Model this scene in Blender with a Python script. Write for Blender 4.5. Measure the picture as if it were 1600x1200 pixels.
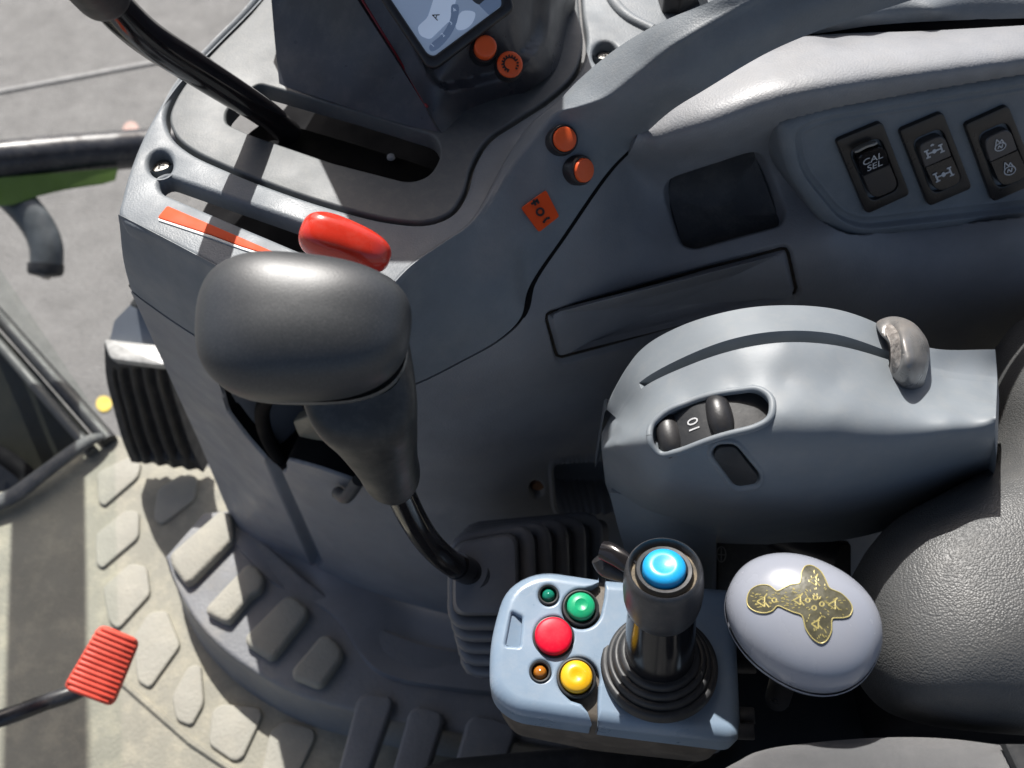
import bpy, bmesh, math, random
import numpy as np
from mathutils import Vector, Matrix
random.seed(4)
R = math.radians
SC = bpy.context.scene
COL = SC.collection
for o in list(bpy.data.objects):
    bpy.data.objects.remove(o)

# ------------------------------------------------------------------ camera, sky, sun, exposure
F = 1385.0                                   # focal length in pixels of the 1600 px wide photograph
CAMZ = 0.97
PITCH = R(54)
cd = bpy.data.cameras.new('camera'); cam = bpy.data.objects.new('camera', cd); COL.objects.link(cam)
cam.location = (0, 0, CAMZ); cam.rotation_euler = (R(90) - PITCH, 0, 0)
cd.sensor_width = 36.0; cd.lens = 36.0 * F / 1600.0; cd.clip_start = 0.02; cd.clip_end = 500
cd.dof.use_dof = True; cd.dof.focus_distance = 0.50; cd.dof.aperture_fstop = 8.5
SC.camera = cam

SUN_AZ = Vector((-0.27, 0.96, 0)).normalized(); SUN_EL = R(49)
SUN = Vector((SUN_AZ.x * math.cos(SUN_EL), SUN_AZ.y * math.cos(SUN_EL), math.sin(SUN_EL)))
w = bpy.data.worlds.new('World'); SC.world = w; w.use_nodes = True
nt = w.node_tree; nt.nodes.clear()
sky = nt.nodes.new('ShaderNodeTexSky'); sky.sky_type = 'NISHITA'; sky.sun_disc = False
sky.sun_elevation = SUN_EL; sky.sun_rotation = math.atan2(SUN.x, SUN.y); sky.dust_density = 4.0; sky.air_density = 0.85; sky.ozone_density = 0.5
bg = nt.nodes.new('ShaderNodeBackground'); bg.inputs['Strength'].default_value = 0.10
wo = nt.nodes.new('ShaderNodeOutputWorld')
nt.links.new(sky.outputs[0], bg.inputs[0]); nt.links.new(bg.outputs[0], wo.inputs[0])
sd = bpy.data.lights.new('sun', 'SUN'); sd.energy = 5.0; sd.angle = R(0.53); sd.color = (1, 0.975, 0.935)
so = bpy.data.objects.new('sun', sd); COL.objects.link(so)
so.rotation_euler = SUN.to_track_quat('Z', 'Y').to_euler(); so.location = SUN * 5
SC.view_settings.view_transform = 'Standard'; SC.view_settings.look = 'None'
SC.view_settings.exposure = 0.5; SC.view_settings.gamma = 1
SC.cycles.use_denoising = True
SC.cycles.max_bounces = 8; SC.cycles.transparent_max_bounces = 12
SC.cycles.sample_clamp_indirect = 4.0

# ------------------------------------------------------------------ where a sight line meets a height, a wall line or a distance
FW = np.array([0, math.cos(PITCH), -math.sin(PITCH)]); UPV = np.array([0, math.sin(PITCH), math.cos(PITCH)])
C0 = np.array([0, 0, CAMZ])
def ray(u, v):
    u = np.asarray(u, float); v = np.asarray(v, float)
    a = (u - 800) / F; b = (600 - v) / F
    return np.stack([a, FW[1] + b * UPV[1], FW[2] + b * UPV[2]], -1)
def PD(u, v, d): return C0 + ray(u, v) * d
def PZ(u, v, z): r = ray(u, v); return C0 + r * ((z - CAMZ) / r[2])
def PY(u, v, y): r = ray(u, v); return C0 + r * (y / r[1])
def PX(u, v, pl):                            # meets plane pl = (origin, normal)
    r = ray(u, v); o, n = pl
    return C0 + r * (np.dot(o - C0, n) / np.dot(r, n))
def nrm(a): a = np.asarray(a, float); return a / np.linalg.norm(a)

class Surf:
    """smooth surface through control points (u, v, kind, value)"""
    def __init__(s, ctrl, lam=1e-4):
        P = np.array([(c[0], c[1]) for c in ctrl], float) / 400.0
        q = []
        for u, v, k, val in ctrl:
            r = ray(u, v)
            t = val if k == 'd' else ((val - CAMZ) / r[2] if k == 'z' else val / r[1])
            q.append(1.0 / t)
        n = len(P); K = s.k(P, P) + lam * np.eye(n)
        A = np.zeros((n + 3, n + 3)); A[:n, :n] = K; A[:n, n] = 1; A[:n, n + 1:] = P; A[n, :n] = 1; A[n + 1:, :n] = P.T
        s.w = np.linalg.solve(A, np.concatenate([q, [0, 0, 0]])); s.P = P
    def k(s, a, b):
        d2 = ((a[:, None] - b[None]) ** 2).sum(-1)
        return 0.5 * d2 * np.log(d2 + 1e-9)
    def __call__(s, u, v):
        u = np.asarray(u, float); v = np.asarray(v, float); sh = u.shape
        p = np.stack([u.ravel(), v.ravel()], -1) / 400.0
        q = s.k(p, s.P) @ s.w[:-3] + s.w[-3] + p @ s.w[-2:]
        return (C0 + ray(u.ravel(), v.ravel()) / q[:, None]).reshape(sh + (3,))
    def normal(s, u, v):
        a = s(u + 2, v) - s(u - 2, v); b = s(u, v + 2) - s(u, v - 2)
        n = np.cross(a, b); n = n / (np.linalg.norm(n, axis=-1, keepdims=True) + 1e-12)
        r = ray(u, v); sg = np.sign((n * r).sum(-1, keepdims=True)); return -n * sg

def catmull(pts, n=8, closed=False):
    P = [np.asarray(p, float) for p in pts]; out = []; N = len(P)
    for i in range(N if closed else N - 1):
        p1, p2 = P[i], P[(i + 1) % N]
        p0 = P[i - 1] if (closed or i > 0) else 2 * p1 - p2
        p3 = P[(i + 2) % N] if (closed or i + 2 < N) else 2 * p2 - p1
        d = [max(np.linalg.norm(b - a), 1e-9) ** 0.5 for a, b in ((p0, p1), (p1, p2), (p2, p3))]
        m1 = (p2 - p1) + d[1] * ((p1 - p0) / d[0] - (p2 - p0) / (d[0] + d[1]))
        m2 = (p2 - p1) + d[1] * ((p3 - p2) / d[2] - (p3 - p1) / (d[1] + d[2]))
        for k in range(n):
            t = k / n; a = 2 * t ** 3 - 3 * t * t + 1
            out.append(a * p1 + (1 - a) * p2 + (t ** 3 - 2 * t * t + t) * m1 + (t ** 3 - t * t) * m2)
    if not closed: out.append(P[-1])
    return np.array(out)
def resample(pts, n, smooth=True):
    P = catmull(pts, 10) if smooth else np.asarray(pts, float)
    L = np.concatenate([[0], np.cumsum(np.linalg.norm(np.diff(P, axis=0), axis=1))])
    t = np.linspace(0, L[-1], n)
    return np.stack([np.interp(t, L, P[:, k]) for k in range(P.shape[1])], -1)
def rpoly(pts, r, n=5):                      # polygon with rounded corners, r in the units of pts (one or one per corner)
    P = [np.asarray(p, float) for p in pts]; out = []; N = len(P)
    for i in range(N):
        a, b, c = P[i - 1], P[i], P[(i + 1) % N]; rr = r[i] if isinstance(r, (list, tuple)) else r
        da = np.linalg.norm(a - b); dc = np.linalg.norm(c - b); rr = min(rr, .48 * da, .48 * dc)
        p = b + (a - b) / da * rr; q = b + (c - b) / dc * rr
        for k in range(n + 1):
            t = k / n; out.append((1 - t) ** 2 * p + 2 * t * (1 - t) * b + t * t * q)
    return np.array(out)
def circ(cx, cy, r, n=40, ry=None, rot=0):
    t = np.linspace(0, 2 * math.pi, n, endpoint=False); ry = ry or r
    x = np.cos(t) * r; y = np.sin(t) * ry
    return np.stack([cx + x * math.cos(rot) - y * math.sin(rot), cy + x * math.sin(rot) + y * math.cos(rot)], -1)
def sdpoly(u, v, poly):                      # signed distance in pixels, negative inside
    p = np.stack([u, v], -1); d = np.full(u.shape, 1e18); s = np.ones(u.shape)
    N = len(poly)
    for i in range(N):
        a = poly[i]; b = poly[i - 1]; e = b - a; wv = p - a
        t = np.clip((wv @ e) / max(e @ e, 1e-12), 0, 1)
        bb = wv - t[..., None] * e; d = np.minimum(d, (bb ** 2).sum(-1))
        c1 = p[..., 1] >= a[1]; c2 = p[..., 1] < b[1]; c3 = e[0] * wv[..., 1] > e[1] * wv[..., 0]
        al = c1 & c2 & c3; no = ~c1 & ~c2 & ~c3; s = np.where(al | no, -s, s)
    return s * np.sqrt(d)
def sdline(u, v, pts):
    p = np.stack([u, v], -1); d = np.full(u.shape, 1e18)
    for a, b in zip(pts[:-1], pts[1:]):
        a = np.asarray(a, float); b = np.asarray(b, float); e = b - a; wv = p - a
        t = np.clip((wv @ e) / max(e @ e, 1e-12), 0, 1); d = np.minimum(d, ((wv - t[..., None] * e) ** 2).sum(-1))
    return np.sqrt(d)
def sst(x, a, b): t = np.clip((x - a) / (b - a), 0, 1); return t * t * (3 - 2 * t)

# ------------------------------------------------------------------ materials
def mat(name, col, rough=.5, grain=0, gs=900, kind='noise', var=.12, vs=18, dust=0, dcol=(.42, .38, .32), dscale=60, spec=.5,
        metal=0, coat=0, emit=None, alpha=None, rvar=.12, streak=None, trans=0, ior=1.5, sheen=0):
    m = bpy.data.materials.new(name); m.use_nodes = True; t = m.node_tree; N = t.nodes; L = t.links
    b = N['Principled BSDF']
    b.inputs['Roughness'].default_value = rough; b.inputs['Metallic'].default_value = metal
    b.inputs['Specular IOR Level'].default_value = spec; b.inputs['Coat Weight'].default_value = coat
    b.inputs['Coat Roughness'].default_value = .12; b.inputs['Transmission Weight'].default_value = trans; b.inputs['IOR'].default_value = ior
    b.inputs['Sheen Weight'].default_value = sheen
    tc = N.new('ShaderNodeTexCoord')
    n1 = N.new('ShaderNodeTexNoise'); n1.inputs['Scale'].default_value = vs; n1.inputs['Detail'].default_value = 6; n1.inputs['Roughness'].default_value = .62
    L.new(tc.outputs['Object'], n1.inputs['Vector'])
    mr = N.new('ShaderNodeMapRange'); mr.inputs[1].default_value = .3; mr.inputs[2].default_value = .7
    mr.inputs[3].default_value = 1 - var; mr.inputs[4].default_value = 1 + var; L.new(n1.outputs['Fac'], mr.inputs[0])
    mx = N.new('ShaderNodeMix'); mx.data_type = 'RGBA'; mx.blend_type = 'MULTIPLY'; mx.inputs[0].default_value = 1
    mx.inputs[6].default_value = (*col, 1); L.new(mr.outputs[0], mx.inputs[7]); out = mx.outputs[2]
    if dust:
        n2 = N.new('ShaderNodeTexNoise'); n2.inputs['Scale'].default_value = dscale; n2.inputs['Detail'].default_value = 9; n2.inputs['Roughness'].default_value = .72
        L.new(tc.outputs['Object'], n2.inputs['Vector'])
        m2 = N.new('ShaderNodeMapRange'); m2.inputs[1].default_value = .47; m2.inputs[2].default_value = .74; m2.inputs[3].default_value = 0; m2.inputs[4].default_value = dust
        L.new(n2.outputs['Fac'], m2.inputs[0])
        x2 = N.new('ShaderNodeMix'); x2.data_type = 'RGBA'; L.new(m2.outputs[0], x2.inputs[0]); L.new(out, x2.inputs[6]); x2.inputs[7].default_value = (*dcol, 1)
        out = x2.outputs[2]
    L.new(out, b.inputs['Base Color'])
    if rvar:
        n3 = N.new('ShaderNodeTexNoise'); n3.inputs['Scale'].default_value = vs * 2.3; n3.inputs['Detail'].default_value = 5
        L.new(tc.outputs['Object'], n3.inputs['Vector'])
        m3 = N.new('ShaderNodeMapRange'); m3.inputs[1].default_value = .3; m3.inputs[2].default_value = .7
        m3.inputs[3].default_value = max(.02, rough - rvar); m3.inputs[4].default_value = min(1, rough + rvar)
        L.new(n3.outputs['Fac'], m3.inputs[0]); L.new(m3.outputs[0], b.inputs['Roughness'])
    if grain:
        bp = N.new('ShaderNodeBump'); bp.inputs['Strength'].default_value = 1; bp.inputs['Distance'].default_value = grain
        if kind == 'leather':
            vv = N.new('ShaderNodeTexVoronoi'); vv.feature = 'SMOOTH_F1'; vv.inputs['Scale'].default_value = gs; vv.inputs['Smoothness'].default_value = .35
            nd = N.new('ShaderNodeTexNoise'); nd.inputs['Scale'].default_value = gs * .5; L.new(tc.outputs['Object'], nd.inputs['Vector'])
            va = N.new('ShaderNodeVectorMath'); va.operation = 'MULTIPLY_ADD'; va.inputs[1].default_value = (.9 / gs,) * 3
            L.new(nd.outputs['Color'], va.inputs[0]); L.new(tc.outputs['Object'], va.inputs[2]); L.new(va.outputs[0], vv.inputs['Vector'])
            L.new(vv.outputs['Distance'], bp.inputs['Height']); bp.invert = True
        elif kind == 'weave':
            wv = N.new('ShaderNodeTexWave'); wv.inputs['Scale'].default_value = gs; wv.inputs['Distortion'].default_value = 1.5
            L.new(tc.outputs['Object'], wv.inputs['Vector']); L.new(wv.outputs['Fac'], bp.inputs['Height'])
        else:
            nn = N.new('ShaderNodeTexNoise'); nn.inputs['Scale'].default_value = gs; nn.inputs['Detail'].default_value = 2.5
            L.new(tc.outputs['Object'], nn.inputs['Vector']); L.new(nn.outputs['Fac'], bp.inputs['Height'])
        L.new(bp.outputs[0], b.inputs['Normal'])
    if emit: b.inputs['Emission Color'].default_value = (*emit[0], 1); b.inputs['Emission Strength'].default_value = emit[1]
    return m
M = {}
M['console'] = mat('console_plastic', (.16, .178, .196), .52, .00011, 780, 'leather', spec=.38, dust=.16, dcol=(.36, .34, .31), dscale=45)
M['wall'] = mat('console_wall_plastic', (.215, .222, .238), .55, .00013, 720, 'leather', dust=.22, dcol=(.30, .275, .25), dscale=22)
M['panel'] = mat('panel_plastic', (.088, .097, .102), .55, .00012, 700, 'noise', var=.06, rvar=.04, dust=.10, dscale=140)
M['pod'] = mat('display_plastic', (.042, .044, .052), .36, .00006, 800, 'noise', dust=.10)
M['quadrant'] = mat('quadrant_plastic', (.185, .207, .228), .48, .00004, 500, 'noise', var=.07, dust=.10, dscale=90, rvar=.06, spec=.38)
M['black'] = mat('black_plastic', (.018, .018, .02), .38, .00006, 700, 'noise', dust=.10, dcol=(.2, .18, .16))
M['gloss'] = mat('gloss_black', (.012, .011, .012), .14, 0, dust=.05, rvar=.06, dcol=(.2, .18, .16))
M['void'] = mat('dark_cavity', (.006, .006, .007), .8, 0, spec=.08)  # near-black; stands in for deep shade in openings, also colours some black parts
M['rubber'] = mat('black_rubber', (.022, .023, .025), .55, .00008, 500, 'noise', dust=.25, dcol=(.16, .15, .14), dscale=50)
M['boot'] = mat('boot_shaded_rubber', (.045, .047, .053), .5, .00008, 500, 'noise', dust=.35, dcol=(.17, .155, .14), dscale=40)  # boot rubber darkened to put shade between the folds
M['fold'] = mat('boot_lit_rubber', (.12, .125, .14), .42, .00008, 500, 'noise', dust=.3, dcol=(.2, .18, .16), dscale=60)  # same boot rubber, lightened so folds and top face look lit
M['knob'] = mat('knob_plastic', (.022, .025, .029), .46, .00006, 1100, 'noise', var=.05, dust=.16, dcol=(.3, .3, .3), dscale=1300, rvar=.03, spec=.75)
M['skirt'] = mat('skirt_plastic', (.022, .023, .0235), .42, .00008, 900, 'noise', dust=.08, dscale=200)
M['box'] = mat('box_blue_plastic', (.215, .285, .370), .36, .00004, 700, 'noise', var=.05, dust=.20, dcol=(.42, .42, .42), dscale=110)
M['boxbase'] = mat('box_base_plastic', (.085, .070, .055), .6, .0001, 500, dust=.5, dcol=(.22, .18, .14), dscale=80)
M['egg'] = mat('lilac_plastic', (.27, .285, .33), .26, 0, var=.03, dust=.05, coat=.25, rvar=.05)
M['gold'] = mat('gold_foil', (.075, .070, .045), .4, .00005, 520, 'leather', var=.4, vs=160, metal=.1, dust=.12, dcol=(.25, .22, .11), dscale=420)
M['goldline'] = mat('gold_line', (.50, .42, .16), .4, 0, metal=.15)
M['red'] = mat('red_plastic', (.62, .035, .018), .22, .00003, 300, var=.1, dust=.07, dscale=150, coat=.3)
M['redrub'] = mat('red_rubber', (.66, .075, .045), .55, .00006, 500, var=.15, dust=.12, dcol=(.5, .25, .18))
M['crimson'] = mat('crimson_button', (.60, .004, .026), .35, 0, var=.06, dust=.05, dcol=(.75, .35, .35), dscale=420, spec=.25)
M['blue'] = mat('blue_button', (.015, .34, .70), .3, 0, var=.06, dust=.05, dscale=200)
M['green'] = mat('green_button', (.01, .36, .16), .32, 0, var=.06, dust=.08, dscale=200)
M['greenled'] = mat('green_lamp', (.01, .20, .13), .12, 0, var=.2, vs=80, coat=.5)
M['yellow'] = mat('yellow_button', (.78, .43, .008), .35, 0, var=.06, dust=.08, dscale=200)
M['amber'] = mat('amber_lamp', (.40, .14, .015), .12, 0, var=.25, vs=80, coat=.5)
M['orange'] = mat('orange_plastic', (.80, .11, .022), .5, .00003, 500, var=.06, dust=.10, dcol=(.5, .3, .2))
M['orange2'] = mat('orange_print', (.70, .075, .012), .6, 0, var=.08, spec=.2)
M['print'] = mat('white_print', (.55, .55, .56), .6, 0, var=.15, vs=150)
M['ink'] = mat('black_print', (.015, .012, .012), .6, 0)
M['silver'] = mat('worn_grey_cap', (.22, .215, .21), .34, .0001, 500, var=.2, vs=60, dust=.6, dcol=(.22, .18, .15), dscale=70, metal=.35)
M['capdirt'] = mat('dusty_grip', (.20, .18, .165), .5, .0005, 420, 'noise', var=.5, vs=200, dust=.7, dcol=(.5, .47, .44), dscale=260)
M['steel'] = mat('steel', (.34, .33, .31), .62, .00005, 300, metal=.9, dust=.3, dcol=(.25, .19, .13))
M['beige'] = mat('beige_metal', (.20, .19, .15), .5, 0, dust=.4, dcol=(.1, .1, .08))
M['arm'] = mat('armrest_vinyl', (.075, .076, .076), .46, .00032, 980, 'leather', var=.06, dust=.05, rvar=.06)
M['seat'] = mat('seat_fabric', (.075, .075, .078), .9, .0003, 600, 'weave', dust=.2, dcol=(.22, .21, .21), sheen=.3)
M['mat'] = mat('floor_mat_rubber', (.245, .234, .190), .72, .0004, 260, 'leather', var=.12, vs=9, dust=.75, dcol=(.44, .40, .30), dscale=26, rvar=.05)
M['cleat'] = mat('mat_cleat_rubber', (.30, .288, .245), .68, .0004, 300, 'leather', var=.08, vs=12, dust=.5, dcol=(.40, .37, .30), dscale=30, rvar=.05)
M['step'] = mat('step_rubber', (.20, .205, .215), .65, .0003, 280, 'leather', var=.1, dust=.45, dcol=(.36, .33, .27), dscale=20)
M['asphalt'] = mat('asphalt', (.175, .172, .165), .9, .006, 120, 'noise', var=.16, vs=9, dust=.9, dcol=(.085, .083, .08), dscale=95)
M['line'] = mat('pale_paint', (.27, .268, .26), .8, 0, var=.2, vs=30)
M['greenpaint'] = mat('green_paint', (.10, .17, .035), .45, 0, var=.15)
M['tube'] = mat('black_tube_paint', (.03, .032, .038), .28, 0, dust=.1)
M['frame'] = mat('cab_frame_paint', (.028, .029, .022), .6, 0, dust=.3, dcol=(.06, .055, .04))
M['seal'] = mat('window_seal', (.075, .077, .075), .5, 0)
M['screen'] = mat('lcd', (.20, .25, .34), .18, 0, var=.06, vs=8, emit=((.30, .40, .58), .22), coat=.4)
M['lcdlight'] = mat('lcd_light', (.34, .40, .50), .2, 0, var=.05, emit=((.44, .55, .74), .30))
M['lcddark'] = mat('lcd_dark', (.10, .14, .22), .2, 0, var=.05, emit=((.15, .22, .36), .22))
# smoky glossy grip
M['smoke'] = mat('smoky_plastic', (.010, .010, .012), .16, 0, var=0, spec=.35, rvar=0)
gm = bpy.data.materials.new('cab_glass'); gm.use_nodes = True; t = gm.node_tree; t.nodes.clear()
o_ = t.nodes.new('ShaderNodeOutputMaterial'); mxs = t.nodes.new('ShaderNodeMixShader'); tr = t.nodes.new('ShaderNodeBsdfTransparent')
tr.inputs[0].default_value = (.95, .97, .96, 1); gl = t.nodes.new('ShaderNodeBsdfGlossy'); gl.inputs['Roughness'].default_value = .01
mxs.inputs[0].default_value = .04; t.links.new(tr.outputs[0], mxs.inputs[1]); t.links.new(gl.outputs[0], mxs.inputs[2]); t.links.new(mxs.outputs[0], o_.inputs[0])
M['glass'] = gm

# ------------------------------------------------------------------ object helpers
BASE = {}
def thing(name, label, cat, base, group=None, kind=None):
    o = bpy.data.objects.new(name, None); COL.objects.link(o); o.location = Vector(base); o.empty_display_size = .02
    o['label'] = label; o['category'] = cat
    if group: o['group'] = group
    if kind: o['kind'] = kind
    BASE[o.name] = np.array(base, float); return o
def link(name, me, m, parent=None, base=None):
    o = bpy.data.objects.new(name, me); COL.objects.link(o)
    me.name = name
    if m is not None and not me.materials: me.materials.append(M[m] if isinstance(m, str) else m)
    if parent is not None: b = BASE[parent.name]; o.parent = parent
    else: b = np.zeros(3) if base is None else np.asarray(base, float); o.location = Vector(b)
    BASE[o.name] = b + 0
    if parent is not None:
        me.transform(Matrix.Translation(Vector(-b)))
    else: me.transform(Matrix.Translation(Vector(-b)))
    me.update(); return o
def tag(o, label=None, cat=None, group=None, kind=None):
    for k, v in (('label', label), ('category', cat), ('group', group), ('kind', kind)):
        if v: o[k] = v
    return o
def mk(name, V, Fc, m, parent=None, smooth=True, sharp=38, base=None, recalc=True):
    me = bpy.data.meshes.new(name); me.from_pydata([tuple(map(float, p)) for p in V], [], [tuple(map(int, f)) for f in Fc]); me.update()
    if recalc:
        bm = bmesh.new(); bm.from_mesh(me); bmesh.ops.recalc_face_normals(bm, faces=bm.faces); bm.to_mesh(me); bm.free()
    if smooth:
        me.polygons.foreach_set('use_smooth', [True] * len(me.polygons)); me.set_sharp_from_angle(angle=R(sharp))
    return link(name, me, m, parent, base)
def gridfaces(n, m, wrap=False, o=0):
    f = []
    for i in range(n - 1):
        for j in range(m if wrap else m - 1):
            k = (j + 1) % m; f.append((o + i * m + j, o + i * m + k, o + (i + 1) * m + k, o + (i + 1) * m + j))
    return f
def patch(name, guides, rows, n, surf, m, parent, off=None, skirt=.012, smooth=True, sharp=38):
    """ruled sheet between guide curves (pixels), pushed along its normal by off(u, v); its rim is folded back by skirt"""
    G = [resample(g, n, smooth) for g in guides]; UV = []
    for i in range(len(G) - 1):
        k = rows[i]
        for j in range(k): t = j / k; UV.append(G[i] * (1 - t) + G[i + 1] * t)
    UV.append(G[-1]); UV = np.array(UV); U, V = UV[..., 0], UV[..., 1]
    P = surf(U, V)
    if off is not None: P = P + surf.normal(U, V) * off(U, V)[..., None]
    if skirt:
        Nn = surf.normal(U, V)
        P = np.concatenate([P[:1] - Nn[:1] * skirt, P, P[-1:] - Nn[-1:] * skirt], 0); Nn = np.concatenate([Nn[:1], Nn, Nn[-1:]], 0)
        P = np.concatenate([P[:, :1] - Nn[:, :1] * skirt, P, P[:, -1:] - Nn[:, -1:] * skirt], 1)
    a, b = P.shape[:2]
    return mk(name, P.reshape(-1, 3), gridfaces(a, b), m, parent, True, sharp)
class Frame:
    def __init__(s, o, n, xd=(1, 0, 0)):
        s.o = np.asarray(o, float); s.n = nrm(n); x = np.asarray(xd, float); x = x - s.n * np.dot(x, s.n); s.x = nrm(x); s.y = np.cross(s.n, s.x)
    def px(s, pts): return np.array([[np.dot(p - s.o, s.x), np.dot(p - s.o, s.y)] for p in (PX(u, v, (s.o, s.n)) for u, v in pts)])
    def w(s, x, y, h=0): return s.o + s.x * x + s.y * y + s.n * h
    def mtx(s, h=0):
        return Matrix(((s.x[0], s.y[0], s.n[0], s.o[0] + s.n[0] * h), (s.x[1], s.y[1], s.n[1], s.o[1] + s.n[1] * h), (s.x[2], s.y[2], s.n[2], s.o[2] + s.n[2] * h), (0, 0, 0, 1)))
def curve_mesh(cu, fr, h):
    ob = bpy.data.objects.new('tmp', cu); COL.objects.link(ob)
    dg = bpy.context.evaluated_depsgraph_get(); dg.update()
    me = bpy.data.meshes.new_from_object(ob.evaluated_get(dg)); bpy.data.objects.remove(ob); bpy.data.curves.remove(cu)
    me.transform(fr.mtx(h)); me.materials.clear(); return me
from mathutils.geometry import delaunay_2d_cdt
def evenly(L, mn):
    out = [L[0]]
    for p in L[1:]:
        if np.linalg.norm(p - out[-1]) > mn: out.append(p)
    if len(out) > 3 and np.linalg.norm(out[0] - out[-1]) < mn: out.pop()
    return np.array(out)
def plate(name, outlines, fr, thick, bev, m, parent, top=0, local=False, sharp=50):
    """flat plate with holes and rounded rims; its top face lies at height top above the frame"""
    loops = []
    for k, ol in enumerate(outlines):
        L = np.asarray(ol if local else fr.px(ol), float); L = evenly(L, 3e-4)
        A = np.sum(L[:, 0] * np.roll(L[:, 1], -1) - np.roll(L[:, 0], -1) * L[:, 1])
        if (A > 0) != (k == 0): L = L[::-1]
        loops.append(L)
    V = []; Fc = []; cap = []; bot = []
    prof = [(bev * (1 - math.sin(a)), -bev * (1 - math.cos(a))) for a in np.linspace(0, math.pi / 2, 5)] + [(0, -thick)]
    for L in loops:
        e1 = L - np.roll(L, 1, 0); e2 = np.roll(L, -1, 0) - L
        n1 = np.stack([-e1[:, 1], e1[:, 0]], -1) / np.linalg.norm(e1, axis=1)[:, None]; n2 = np.stack([-e2[:, 1], e2[:, 0]], -1) / np.linalg.norm(e2, axis=1)[:, None]
        nn = n1 + n2; nn /= np.maximum((nn * nn).sum(1, keepdims=True) / 2, .7)
        o = len(V); n = len(L)
        for d, h in prof:
            for q in L + nn * d: V.append(fr.w(q[0], q[1], top + h))
        Fc += gridfaces(len(prof), n, True, o); cap.append(L + nn * bev); bot.append(L)
    for lp, h in ((cap, top), (bot, top - thick)):
        vs = []; ed = []
        for L in lp:
            o = len(vs); vs += [Vector((float(q[0]), float(q[1]))) for q in L]; ed += [(o + i, o + (i + 1) % len(L)) for i in range(len(L))]
        r = delaunay_2d_cdt(vs, ed, [], 0, 1e-8); P = np.array([tuple(v) for v in r[0]]); T = np.array([t for t in r[2] if len(t) == 3])
        c = P[T].mean(1); keep = sdpoly(c[:, 0], c[:, 1], lp[0]) < 0
        for L in lp[1:]: keep &= sdpoly(c[:, 0], c[:, 1], L) > 0
        o = len(V); V += [fr.w(q[0], q[1], h) for q in P]; Fc += [tuple(o + k for k in t) for t in T[keep]]
    me = bpy.data.meshes.new(name); me.from_pydata([tuple(map(float, p)) for p in V], [], [tuple(map(int, f)) for f in Fc]); me.update()
    bm = bmesh.new(); bm.from_mesh(me); bmesh.ops.remove_doubles(bm, verts=bm.verts, dist=2e-6); bmesh.ops.recalc_face_normals(bm, faces=bm.faces); bm.to_mesh(me); bm.free()
    me.polygons.foreach_set('use_smooth', [True] * len(me.polygons)); me.set_sharp_from_angle(angle=R(sharp))
    return link(name, me, m, parent)
def sdf_shell(name, outer, cuts, fr, sp, Ro, Rc, thick, m, parent, top=0):
    """moulded shell: rounded outer rim, rounded cut-outs, from distances in its own plane"""
    dn_ = lambda L: resample(np.vstack([L, L[:1]]), max(40, int(np.linalg.norm(np.diff(np.vstack([L, L[:1]]), axis=0), axis=1).sum() / .0007)), False)[:-1]
    O = dn_(fr.px(outer)); Cs = [dn_(fr.px(c)) for c in cuts]
    x = np.arange(O[:, 0].min() - sp * 2, O[:, 0].max() + sp * 3, sp); y = np.arange(O[:, 1].min() - sp * 2, O[:, 1].max() + sp * 3, sp)
    X, Y = np.meshgrid(x, y); d = -sdpoly(X, Y, O); h = np.where(d < Ro, -Ro + np.sqrt(np.clip(Ro ** 2 - (Ro - np.clip(d, 0, Ro)) ** 2, 0, None)), 0.)
    dm = d.copy()
    for C in Cs:
        dc = sdpoly(X, Y, C); dm = np.minimum(dm, dc); h = np.minimum(h, np.where(dc < Rc, -Rc + np.sqrt(np.clip(Rc ** 2 - (Rc - np.clip(dc, 0, Rc)) ** 2, 0, None)), 0.))
    out = (dm < 0) & (dm > -sp * 1.6); gy, gx = np.gradient(dm, sp)
    X = np.where(out, X - gx * dm, X); Y = np.where(out, Y - gy * dm, Y)
    h = np.where(dm < 0, np.where(dm == d, -Ro, -Rc), h); V = fr.o + X[..., None] * fr.x + Y[..., None] * fr.y + (h + top)[..., None] * fr.n
    ok = dm > -sp * 1.5; n, mm = X.shape
    K = np.arange(n * mm).reshape(n, mm); q = ok[:-1, :-1] & ok[1:, :-1] & ok[1:, 1:] & ok[:-1, 1:]
    q &= (dm[:-1, :-1] > 0) | (dm[1:, :-1] > 0) | (dm[1:, 1:] > 0) | (dm[:-1, 1:] > 0)
    a = K[:-1, :-1][q]; b = K[1:, :-1][q]; c = K[1:, 1:][q]; e = K[:-1, 1:][q]; Fc = np.stack([a, b, c, e], -1)
    used = np.unique(Fc); mp = np.full(n * mm, -1); mp[used] = np.arange(len(used)); VV = list(V.reshape(-1, 3)[used]); FF = [tuple(f) for f in mp[Fc]]
    for L, r_ in [(O, Ro)] + [(C, Rc) for C in Cs]:
        o = len(VV); L = evenly(L, 2e-4)
        for hh in (-r_ + .0002, -thick):
            for p in L: VV.append(fr.w(p[0], p[1], top + hh))
        n_ = len(L); blk = np.zeros(n_, bool)
        if L is not None and r_ == Ro:
            for C in Cs: blk |= sdpoly(L[:, 0], L[:, 1], C) < 0
        else: blk = sdpoly(L[:, 0], L[:, 1], O) > 0
        FF += [f for k, f in enumerate(gridfaces(2, n_, True, o)) if not (blk[k] or blk[(k + 1) % n_])]
    return mk(name, VV, FF, m, parent, True, 45)
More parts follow.
